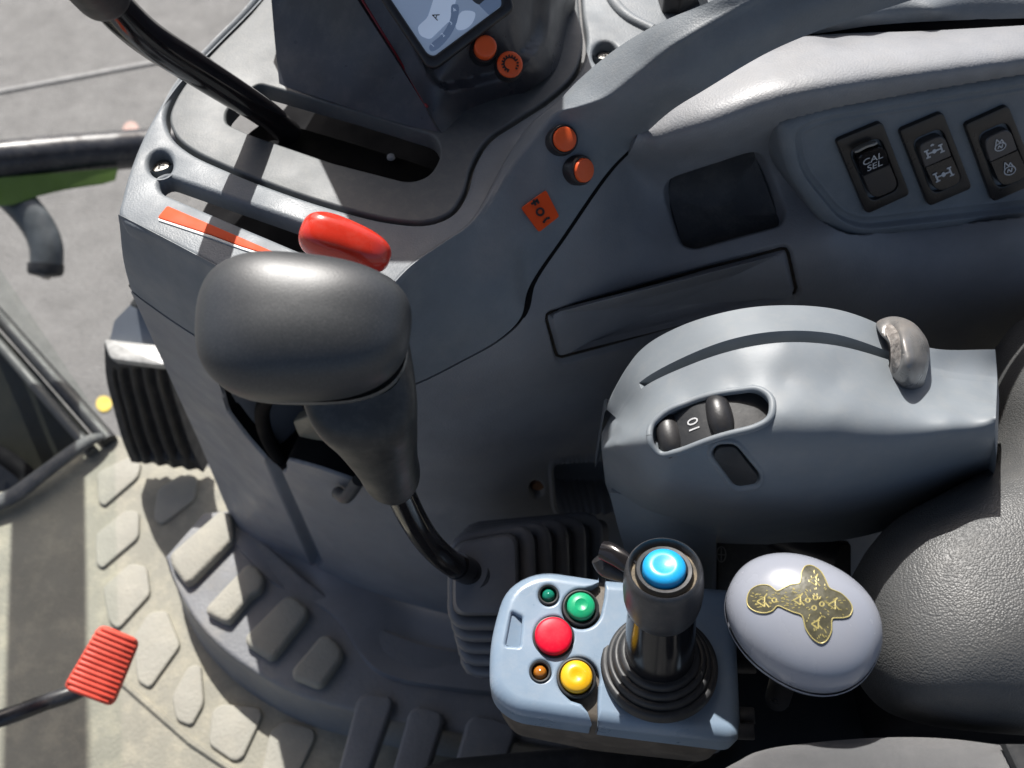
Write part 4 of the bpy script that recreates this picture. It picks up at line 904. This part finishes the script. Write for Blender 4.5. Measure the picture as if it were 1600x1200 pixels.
rkw = rpoly([(1112, 708), (1120, 696), (1148, 694), (1187, 742), (1184, 756), (1150, 762)], 10)
def qoff(u, v):
    o = np.zeros_like(u)
    d = sdpoly(u, v, win); o += -.020 * (1 - sst(d, -1, 4))
    d2 = sdpoly(u, v, rkw); o += -.004 * (1 - sst(d2, -3, 1)) + .0008 * (1 - sst(np.abs(d2 - 5), 1, 4))
    return o
per = 34
def qgrid(gs, rows):
    G = [catmull(g, per) for g in gs]; UV = []
    for i in range(len(G) - 1):
        for j in range(rows[i]): t_ = j / rows[i]; UV.append(G[i] * (1 - t_) + G[i + 1] * t_)
    UV.append(G[-1]); return np.array(UV)
UVa = qgrid([sil, sl_t], [14]); UVb = qgrid([sl_b, midg, belly, under], [60, 66, 18])
def lift(UV, o=0, w=None):
    U, V = UV[..., 0], UV[..., 1]; P = QS(U, V); Nn = QS.normal(U, V); oo = qoff(U, V) + o
    if w is not None: oo = oo + w
    return P + Nn * oo[..., None]
colu = catmull(sl_t, per)[:, 0]; gate = (sst(colu, 998, 1003) * (1 - sst(colu, 1392, 1400)))
top0 = lift(UVa[:1]); bk1 = top0 + np.array([0, .006, -.012]); bk2 = top0 + np.array([0, .010, -.09])
Pa = lift(UVa); Pb = lift(UVb)
tw = lift(UVa[-1:], 0, -.016 * gate[None]); bw = lift(UVb[:1], 0, -.016 * gate[None])
rowsP = np.concatenate([bk2, bk1, Pa, tw, bw, Pb, Pb[-1:] + np.array([0, .06, -.01])], 0)
rowsP = np.concatenate([rowsP[:, :1] + np.array([.004, .03, -.03]), rowsP, rowsP[:, -1:] + np.array([.01, .0, -.02])], 1)
mk('shell', rowsP.reshape(-1, 3), gridfaces(*rowsP.shape[:2]), 'quadrant', tq, True, 32)
# stem to the seat frame
ST = Surf([(958, 775, 'd', .575), (1040, 790, 'd', .552), (1118, 795, 'd', .548), (975, 850, 'd', .60), (1050, 850, 'd', .585), (1116, 850, 'd', .588), (1000, 910, 'd', .63), (1112, 915, 'd', .62)], 1e-5)
patch('stem', [[(952, 770), (966, 820), (978, 860), (990, 930)], [(1040, 770), (1042, 820), (1045, 870), (1048, 930)], [(1124, 780), (1121, 820), (1116, 870), (1110, 930)]], [20, 20], 40, ST, 'quadrant', tq, lambda u, v: .004 * np.sin(np.clip((u - 955) / 165, 0, 1) * math.pi), .03)
lining('window_wall', win, QS, .0004, -.019, 'quadrant', tq)
wpts = resample(np.vstack([win, win[:1]]), 90, False); tube('window_rim', QS(wpts[:, 0], wpts[:, 1]), .0019, 'quadrant', tq, 12, 2, caps=False)
cut('window_floor', win, QS, -.0165, 'void', tq, 6)
# thumbwheel in the window
wa = QS(np.array([1110.]), np.array([660.]))[0]; wn = QS.normal(np.array([1110.]), np.array([660.]))[0]
wl = nrm(QS(np.array([1180.]), np.array([640.]))[0] - QS(np.array([1040.]), np.array([682.]))[0]); wl = nrm(wl - wn * np.dot(wl, wn)); wx_ = np.cross(wn, wl)
WR = .060; wc = wa - wn * (WR + .0048)
V = []; na = 40
sA, sB = sorted(float(np.dot(QS(np.array([u]), np.array([v]))[0] - wa, wx_)) for u, v in ((1108., 619.), (1112., 683.))); sA += .0012; sB -= .0012; sM = (sA + sB) / 2; sH = (sB - sA) / 2
for a_ in np.linspace(-.52, .52, na):
    for s_, dr_ in ((sA, .0012), (sA + .0006, 0), (sB - .0006, 0), (sB, .0012)):
        r_ = WR - dr_
        V.append(wc + wl * math.sin(a_) * r_ + wn * math.cos(a_) * r_ + wx_ * s_)
wh_ = mk('thumbwheel', V, gridfaces(na, 4), 'rubber', tq)
def wheelpt(a_, s_, h=0): return wc + (wl * math.sin(a_) + wn * math.cos(a_)) * (WR + h) + wx_ * s_
def wheel_angle(u, v):
    best = min(((np.linalg.norm(np.cross(nrm(wheelpt(a_, s_) - C0), nrm(ray(u, v)))), a_, s_) for a_ in np.linspace(-.6, .6, 61) for s_ in np.linspace(-.012, .012, 19)), key=lambda x: x[0]); return best[1], best[2]
for u, v in ((1046, 680), (1126, 650)):
    a_, s_ = wheel_angle(u, v)
    tube('wheel_rib', [wheelpt(a_, sM - sH, -.0025), wheelpt(a_, sM - sH * .6, .0002), wheelpt(a_, sM + sH * .5, .0002), wheelpt(a_, sM + sH, -.0025)], [.0050, .0064, .0064, .0050], 'black', wh_, 18, 4, flat=.8, side=(0, -.6, .8))
for u, v, s in ((1085, 665, '10'), (1023, 696, '9')):
    a_, s_ = wheel_angle(u, v); p = wheelpt(a_, s_); nn_ = nrm(p - wc - wx_ * s_); tl = nrm(np.cross(wx_, nn_))
    sgn = 1 if np.dot(wx_, UPV) > 0 else -1
    text('wheel_number', s, Frame(p, nn_, wx_ * sgn), .0088, 'print', wh_, .0003, .0001)
cut('small_rocker', rkw.mean(0) + (rkw - rkw.mean(0)) * .93, QS, .0004, 'rubber', tq, 8, lambda u, v: .0016 * np.cos((v - rkw.mean(0)[1]) / 34. * 1.3) ** 2)
# the lever cap riding in the slot
th = thing('throttle_lever', 'worn silver grey throttle lever cap at the slot end of the quadrant', 'lever', PD(1412, 560, .475))
sc_ = [((1396, 596), (1400, 600), .483), ]
capo = [(1369, 505), (1384, 496), (1404, 495), (1428, 505), (1448, 530), (1453, 552), (1448, 585), (1438, 612), (1424, 613), (1404, 604), (1387, 588), (1390, 560), (1386, 536), (1374, 520)]
CPs = Surf([(1372, 508, 'd', .492), (1390, 590, 'd', .482), (1395, 545, 'd', .474), (1392, 500, 'd', .490), (1425, 520, 'd', .474), (1430, 560, 'd', .464), (1420, 600, 'd', .470), (1452, 552, 'd', .482), (1436, 612, 'd', .484), (1416, 575, 'd', .463), (1410, 530, 'd', .468)], 1e-5)
P_ = catmull(capo, 4, True); c_ = np.array([1414, 556.])
V = []; nn0 = len(P_)
for s_, e_ in [(1.0, -.035), (1.0, -.008), (1.0, -.002), (.97, -.0005)] + [(.97 * (1 - k / 12), 0) for k in range(1, 12)]:
    q = c_ + (P_ - c_) * s_; A_ = CPs(q[:, 0], q[:, 1]); rr_ = -ray(q[:, 0], q[:, 1]); rr_ = rr_ / np.linalg.norm(rr_, axis=1)[:, None]
    bul = .004 * np.sqrt(np.clip(1 - s_ ** 2, 0, 1))
    dish = -.0045 * (1 - sst(np.abs(((q[:, 0] - 1394 - (q[:, 1] - 545) * .05) / 17.) ** 2 + ((q[:, 1] - 545) / 44.) ** 2), .35, 1.1))
    V.append(A_ + rr_ * (e_ + bul + dish * (s_ < .98))[:, None] if hasattr(dish, '__len__') else 0)
V = np.array(V).reshape(-1, 3); nr = 15; Fc = gridfaces(nr, nn0, True); V = np.vstack([V, V[-nn0:].mean(0)]); Fc += [((nr - 1) * nn0 + k, (nr - 1) * nn0 + (k + 1) % nn0, len(V) - 1) for k in range(nn0)]
mk('cap', V, Fc, 'silver', th, True, 70)
gp = catmull([(1378, 506), (1392, 505), (1404, 520), (1411, 545), (1408, 570), (1396, 588), (1392, 560), (1390, 535)], 4, True)
cgp = gp.mean(0); V = []
for s_, e_ in ((1, -.0005), (.9, .0012), (.7, .0009), (.4, .0006)):
    q = cgp + (gp - cgp) * s_; A_ = CPs(q[:, 0], q[:, 1]); rr_ = -ray(q[:, 0], q[:, 1]); rr_ = rr_ / np.linalg.norm(rr_, axis=1)[:, None]; V.append(A_ + rr_ * e_)
V = np.array(V).reshape(-1, 3); n_g = len(gp); Fc = gridfaces(4, n_g, True) + [tuple(range(3 * n_g, 4 * n_g))]
mk('grip_dish', V, Fc, 'capdirt', th)

# black bracket plate with signs below the quadrant
bp_ = thing('sign_plate', 'black dusty plate with faint white signs under the throttle quadrant', 'plate', PD(1180, 860, .62))
bf = Frame(PD(1160, 860, .615), nrm(np.array([-.1, -.75, .65])))
plate('plate', [rpoly([(1122, 796), (1250, 850), (1330, 850), (1330, 960), (1120, 930)], 6)], bf, .006, .001, mat('plate_black', (.014, .014, .015), .45, .0001, 600, dust=.4, dcol=(.11, .10, .09), dscale=70), bp_, top=0)
def onB(u, v, h=.0003): return PX(u, v, (bf.o + bf.n * h, bf.n))
rg = [onB(1127 + 7 * math.cos(a_), 866 + 12 * math.sin(a_)) for a_ in np.linspace(0, 2 * math.pi, 22)]
bars('printed_sign', list(zip(rg[:-1], rg[1:])) + [(onB(1127, 856), onB(1127, 876)), (onB(1121, 866), onB(1133, 867))], .0008, .0002, bf.n, mat('grey_print', (.16, .16, .16), .6, 0), bp_)
bars('printed_arrow', [(onB(1148, 816), onB(1156, 838)), (onB(1156, 838), onB(1160, 822))], .0012, .0002, bf.n, mat('grey_print', (.12, .12, .12), .6, 0), bp_)
tube('hose', [PD(1165, 800, .60), PD(1230, 840, .60), PD(1300, 862, .60)], .012, 'black', bp_, 14)

# ================================================================== joystick box
jb = thing('joystick_box', 'pale blue joystick control box with coloured buttons', 'control box', PZ(950, 1020, .38))
JZ = .452; JF = Frame((.07, .18, JZ), nrm(np.array([-.02, -.06, 1])))
gc, yc = (909, 951), (904, 1060)
def arc(c, r, a0, a1, n=12): return [(c[0] + r * math.cos(R(a)), c[1] + r * math.sin(R(a))) for a in np.linspace(a0, a1, n)]
out_ = [(935, 903), (900, 894), (866, 888), (842, 889), (820, 900), (798, 923), (781, 958), (770, 1000), (766, 1040), (770, 1070), (784, 1092), (806, 1107), (836, 1116), (880, 1122), (926, 1128), (921, 1113), (911, 1100), (892, 1095)]
out_ += arc(yc, 35, 130, 372, 22)
out_ += [(937, 1078), (937, 1100), (938, 1131), (1000, 1140), (1080, 1148), (1138, 1154), (1154, 1146), (1160, 1128), (1160, 1060), (1156, 980), (1151, 934), (1144, 920), (1128, 917), (1050, 912), (985, 908), (952, 905), (947, 920), (946, 938)]
out_ += arc(gc, 34, 10, 258, 22)
out_ += [(917, 918), (928, 914)]
led1 = circ(857, 930, 15.5, 30); led2 = circ(845, 1048, 16, 30); redh = circ(865, 993, 30, 40)
notch = rpoly([(800, 956), (816, 964), (812, 1010), (790, 1008)], 3)
hull = rpoly([(842, 886), (945, 902), (1150, 917), (1162, 1160), (940, 1133), (800, 1112), (764, 1080), (764, 1000), (788, 915)], [40, 20, 16, 26, 60, 30, 40, 60, 50])
gch = [(934, 880), (936, 908), (926, 916), (915, 920)] + arc(gc, 31, 262, 5, 26)[0:] + [(944, 935), (946, 915), (947, 880)]
ych = [(936, 1160), (934, 1100), (935, 1078)] + arc(yc, 33, 20, -225, 30)[0:] + [(892, 1094), (908, 1099), (919, 1112), (925, 1130), (926, 1160)]
sdf_shell('shell', hull, [np.array(gch), np.array(ych), led1, led2, redh, notch], JF, .00042, .0085, .0022, .028, 'box', jb)
cen = np.array(out_).mean(0)
basepoly = rpoly([(775, 1000), (800, 925), (845, 896), (1000, 912), (1140, 922), (1152, 945), (1154, 1140), (1130, 1150), (940, 1130), (800, 1102), (772, 1060)], 20)
plate('base', [basepoly], JF, .075, .006, 'boxbase', jb, top=-.007)
lowpoly = rpoly([(775, 1010), (845, 900), (1150, 925), (1158, 1150), (930, 1136), (800, 1108)], 22)
plate('lower_shell', [lowpoly], Frame(JF.o - JF.n * .03, JF.n), .06, .004, mat('lower_shell_plastic', (.07, .075, .085), .5, .0001, 500, dust=.2), jb, top=0)
ns_ = [PX(u, v, (JF.o - JF.n * .0055, JF.n)) for u, v in ((796, 954), (820, 964), (814, 1014), (786, 1010))]
ns_[0] = ns_[0] + JF.n * .004; ns_[3] = ns_[3] + JF.n * .004
mk('recess_ramp', ns_ + [p - JF.n * .003 for p in ns_], [(0, 1, 2, 3), (7, 6, 5, 4), (0, 1, 5, 4), (1, 2, 6, 5), (2, 3, 7, 6), (3, 0, 4, 7)], 'box', jb, False)
def onJ(u, v, h=0): return PX(u, v, (JF.o + JF.n * h, JF.n))
def jbutton(name, u, v, rpx, hc, m, ringpx, ringm='rubber', domeh=.002, dish=.0008, lab=None):
    rc = rpx * .535 / F; rb = ringpx * .535 / F; f = Frame(onJ(u, v, hc), JF.n)
    cap = lathe(name, [(rc, -hc - .006), (rc, -.0012), (rc * .95, -.0002), (rc * .85, domeh * .35), (rc * .62, domeh * .75), (rc * .45, domeh), (rc * .3, domeh - dish * .7), (0, domeh - dish)], f, m, jb, 44, caps=False)
    if lab: cap['label'] = lab
    if ringpx: lathe('button_ring', [(rb, -hc - .006), (rb, -hc - .0015 + .001), (rb * .97, -hc + .0005), (rb * .9, -hc + .0008), (rc * 1.05, -hc - .0005), (rc * 1.03, -hc - .004)], f, ringm, cap, 44, caps=False)
jbutton('push_button', 908, 946, 22, .0035, 'green', 29, domeh=.0018, lab='green push button')
jbutton('push_button', 901, 1056, 24, .0035, 'yellow', 30, domeh=.0018, lab='yellow push button')
jbutton('push_button', 865, 992, 29, .0045, 'crimson', 33, 'black', .0008, 0, lab='large crimson push button')
for u, v, m, lab in ((857, 930, 'greenled', 'small green indicator lamp'), (844, 1050, 'amber', 'small amber indicator lamp')):
    f = Frame(onJ(u, v, -.001), JF.n)
    lathe('lamp_ring', [(.0066, -.006), (.0066, .0012), (.006, .0022), (.0052, .0018), (.0046, -.003)], f, 'rubber', jb, 32, caps=False)
    o_ = lathe('indicator_lamp', [(.0040, -.006), (.0040, -.001), (.0034, .001), (.002, .0024), (0, .0028)], f, m, jb, 28, caps=False); o_['label'] = lab
for u, v, d in ((1160, 1118, .515), (1159, 1142, .507), (1163, 1040, .55)):
    lathe('side_bolt', [(.0048, -.008), (.0048, .006), (.0042, .007), (.003, .007), (.003, .004), (0, .004)], Frame(PD(u, v, d), (1, -.1, .25)), 'rubber', jb, 18, caps=False)

# joystick on the box
js = thing('joystick', 'black joystick with smoky glossy stem and bright blue thumb button', 'joystick', onJ(1030, 1040))
jo = onJ(1029, 1040); jt = PD(1038, 884, .450); ja = jt - jo; HJ = np.linalg.norm(ja); JA = Frame(jo, ja, (1, 0, 0)); k_ = HJ / .105
bellprof = [(.0340, -.002), (.0340, .0025), (.0330, .0045), (.0310, .0048), (.0300, .0045), (.0300, .0078), (.0290, .0092), (.0272, .0094), (.0268, .0090), (.0266, .0118), (.0256, .0132), (.0240, .0134), (.0234, .0130), (.0230, .0155), (.0218, .0170), (.0200, .0172)]
lathe('bellows_base', bellprof, JA, 'rubber', js, 64, caps=False, sharp=60)
body = [(.0200, .012), (.0196, .030), (.0190, .045), (.0184, .058), (.0182, .068)]
lathe('grip_stem', body, JA, 'smoke', js, 64, caps=False)
headp = [(.0182, .066), (.0196, .070), (.0206, .076), (.0209, .084), (.0207, .092), (.0200, .099), (.0191, .1025), (.0181, .1035), (.0174, .1025), (.0170, .0995), (.0166, .0990)]
headp = [(r, h * k_) for r, h in headp]
lathe('grip_head', headp, JA, mat('grip_plastic', (.042, .043, .047), .36, .0001, 700, dust=.15, dcol=(.22, .2, .18), dscale=150), js, 64, caps=False, sharp=60)
lathe('dust_ring', [(.0168, .0985 * k_), (.0150, .0978 * k_), (.0144, .0982 * k_)], JA, mat('dust_ring_dirt', (.10, .085, .065), .8, .0003, 600, dust=.8, dcol=(.36, .28, .18), dscale=140), js, 48, caps=False)
lathe('button_ring', [(.0148, .096 * k_), (.0148, .1005 * k_), (.0140, .1020 * k_), (.0122, .1016 * k_), (.0112, .099 * k_)], JA, 'rubber', js, 48, caps=False)
lathe('thumb_button', [(.0110, .097 * k_), (.0110, .1035 * k_), (.0104, .1050 * k_), (.0088, .1062 * k_), (.0066, .1068 * k_), (.0052, .1067 * k_), (.0038, .1062 * k_), (0, .1060 * k_)], JA, 'blue', js, 48, caps=False)
tube('trigger', [PD(990, 888, .462), PD(968, 872, .466), PD(950, 862, .470), PD(940, 859, .472)], [.0045, .0052, .0054, .0048], 'gloss', js, 18, flat=.62, side=(0, -.5, .8))
tube('trigger_guard', [PD(988, 900, .472), PD(965, 892, .476), PD(948, 884, .480), (PD(938, 870, .480))], [.0045, .0055, .0062, .0055], 'black', js, 16)

# ================================================================== egg shaped knob
ek = thing('egg_knob', 'glossy lilac grey egg shaped knob with gold cross emblem', 'knob', PD(1255, 975, .50))
ec = PD(1252, 968, .450); evx = nrm(-ray(1252, 968)); ezz = nrm(evx * .82 + np.array([-.05, .1, .55]))
exx = PD(1360, 1045, .45) - PD(1160, 900, .45); exx = nrm(exx - ezz * np.dot(exx, ezz)); eyy = np.cross(ezz, exx)
sell('knob', ec, [exx * .0386, eyy * .0319, ezz * .023], .88, .94, 'egg', ek, 80, 48, lambda q: q * np.array([1, 1 + .06 * q[0], 1]))
lw = [(-.004, .0389, .0322), (-.0052, .0393, .0326), (-.0115, .0386, .0320), (-.021, .031, .026), (-.029, .018, .016)]
V = []
for h, rx, ry in lw:
    for k in range(64):
        a_ = 2 * math.pi * k / 64; sp_ = lambda x: np.sign(x) * abs(x) ** .92
        V.append(ec + exx * rx * sp_(math.cos(a_)) + eyy * ry * sp_(math.sin(a_)) * (1 + .06 * math.cos(a_)) + ezz * h)
mk('lower_half', V, gridfaces(5, 64, True) + [tuple(range(256, 320))], 'egg', ek)
tube('stalk', [ec - ezz * .02, ec - ezz * .12 + np.array([0, -.01, -.04])], .008, 'black', ek, 16, 2)
# emblem laid on the dome
em = catmull([(1168, 937), (1173, 923), (1187, 915), (1203, 916), (1214, 924), (1222, 921), (1236, 914), (1249, 912), (1252, 897), (1258, 886), (1268, 885), (1282, 894), (1290, 908), (1296, 920), (1312, 927), (1326, 940), (1331, 952), (1326, 963), (1312, 966), (1300, 967), (1299, 984), (1292, 1000), (1282, 1005), (1268, 996), (1258, 980), (1253, 962), (1240, 957), (1226, 951), (1215, 947), (1208, 954), (1196, 958), (1180, 955), (1170, 947)], 4, True)
bpy.context.view_layer.update()
from mathutils.bvhtree import BVHTree
ko = [o for o in ek.children if o.name.startswith('knob')][0]
kb = BVHTree.FromPolygons([tuple(v.co + Vector(BASE[ek.name])) for v in ko.data.vertices], [tuple(p.vertices) for p in ko.data.polygons])
def onE(u, v, h=.0003):
    r_ = nrm(ray(u, v)); hit, nn_, _, _ = kb.ray_cast(Vector(C0), Vector(r_))
    if hit is None: return PD(u, v, .48)
    nn_ = np.array(nn_); nn_ = -nn_ if np.dot(nn_, r_) > 0 else nn_
    return np.array(hit) + nn_ * h
# fill the emblem with a grid of the outline's own triangles
tri_bm = bmesh.new(); vs_ = [tri_bm.verts.new((p[0], p[1], 0)) for p in em]; tri_bm.faces.new(vs_)
bmesh.ops.triangulate(tri_bm, faces=tri_bm.faces[:])
for _ in range(3): bmesh.ops.subdivide_edges(tri_bm, edges=[e for e in tri_bm.edges if e.calc_length() > 8], cuts=1, use_grid_fill=False); bmesh.ops.triangulate(tri_bm, faces=tri_bm.faces[:])
tri_bm.verts.index_update()
V = [onE(v.co.x, v.co.y, .0005) for v in tri_bm.verts]; Fc = [[v.index for v in f.verts] for f in tri_bm.faces]; tri_bm.free()
em_ = mk('emblem', V, Fc, 'gold', ek, True, 80)
eo = [onE(u, v, .0006) for u, v in em]; tube('emblem_edge', eo[::2] + [eo[0]], 0.00028, 'goldline', em_, 6, 2, caps=False)
sg_ = []
for cu_, cv_, s_ in ((1190, 940, 1.0), (1246, 938, .9), (1270, 908, .9), (1300, 945, .9), (1274, 975, .9)):
    t3 = [(cu_ - 7 * s_, cv_), (cu_ + 5 * s_, cv_ - 7 * s_), (cu_ + 5 * s_, cv_ + 8 * s_)]
    sg_ += [(onE(*t3[i]), onE(*t3[(i + 1) % 3])) for i in range(3)]
    sg_ += [(onE(cu_ + 5 * s_, cv_ - 7 * s_), onE(cu_ + 9 * s_, cv_ - 12 * s_)), (onE(cu_ + 6 * s_, cv_ + 2), onE(cu_ + 12 * s_, cv_ + 9 * s_))]
for cu_, cv_ in ((1262, 938), (1274, 934), (1284, 944), (1272, 950), (1210, 938)):
    c8 = [onE(cu_ + 3.5 * math.cos(a_), cv_ + 3.5 * math.sin(a_)) for a_ in np.linspace(0, 2 * math.pi, 9)]; sg_ += list(zip(c8[:-1], c8[1:]))
from mathutils.geometry import intersect_point_tri_2d
bars('emblem_signs', sg_, .00062, .0003, evx, 'goldline', em_)['kind'] = 'stuff'; sg_ = []
inside = lambda u, v: sdpoly(np.array([u]), np.array([v]), em)[0] < -3
rs = random.Random(7)
for _ in range(420):
    u = rs.uniform(1168, 1331); v = rs.uniform(886, 1005)
    if inside(u, v):
        a_ = math.atan2(v - 942, u - 1275) + rs.uniform(-.35, .35); l_ = rs.uniform(2.5, 5); u2, v2 = u + l_ * math.cos(a_), v + l_ * math.sin(a_)
        if inside(u2, v2): sg_.append((onE(u, v, .0005), onE(u2, v2, .0005)))
bars('emblem_lines', sg_, .00036, .0002, evx, 'goldline', em_)['kind'] = 'stuff'

# ================================================================== armrest, seat
am = thing('armrest', 'padded black grained vinyl armrest, front end lit by sun', 'armrest', PD(1500, 900, .5))
AO = catmull([(1600, 492), (1552, 535), (1532, 610), (1534, 690), (1512, 740), (1450, 778), (1385, 815), (1346, 862), (1330, 920), (1336, 985), (1360, 1050), (1405, 1098), (1480, 1124), (1600, 1140), (1800, 1150), (1980, 1150), (2000, 820), (1980, 500), (1800, 470)], 6, True)
Ap = np.array([PZ(u + 10, v, .505) for u, v in AO]); ac = PZ(1700, 880, .505)
rg_ = [(.80, -.09), (.95, -.045), (.99, -.015), (1.0, 0), (.985, .011), (.95, .022), (.90, .031), (.83, .039), (.75, .045), (.64, .050), (.5, .054), (.3, .057), (.12, .058)]
dome('pad', Ap, np.array([0, -.12, 1.0]), rg_, 'arm', am, 60, ac)
bpad = rpoly([(1380, 900), (1560, 700), (1990, 560), (1990, 1130), (1440, 1100)], 30)
plate('core', [bpad], Frame((.25, .2, .43), UPZ), .10, .01, 'void', am, top=0)
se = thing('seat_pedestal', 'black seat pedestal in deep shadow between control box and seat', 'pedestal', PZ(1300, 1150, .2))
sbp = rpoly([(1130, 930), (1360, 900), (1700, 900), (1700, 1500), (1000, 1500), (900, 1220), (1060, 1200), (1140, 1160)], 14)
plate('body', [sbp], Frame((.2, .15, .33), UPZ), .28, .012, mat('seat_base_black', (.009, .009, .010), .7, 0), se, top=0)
sb2 = rpoly([(560, 1230), (700, 1180), (900, 1162), (1200, 1190), (1250, 1500), (560, 1500)], 14)
plate('ribbed_skirt', [sb2], Frame((.1, .1, .24), UPZ), .2, .012, 'rubber', se, top=0)
cu2 = thing('seat_cushion', 'grey fabric seat cushion edge along the lower border', 'seat', PZ(1400, 1200, .42))
SO = catmull([(1105, 1225), (1150, 1192), (1175, 1180), (1240, 1170), (1330, 1162), (1420, 1160), (1500, 1165), (1560, 1172), (1640, 1180), (1750, 1260), (1700, 1420), (1300, 1420), (1110, 1300)], 6, True)
Sp = np.array([PZ(u, v, .495) for u, v in SO])
dome('cushion', Sp, UPZ, [(.97, -.06), (1, -.02), (1, 0), (.985, .008), (.95, .014), (.88, .018), (.7, .021), (.4, .022)], 'seat', cu2, 60)
wb = [PZ(u, v, .519) for u, v in ((1565, 1163), (1620, 1163), (1640, 1230), (1590, 1215))]
prism('webbing', np.array(wb), UPZ, .003, .002, 'rubber', cu2)
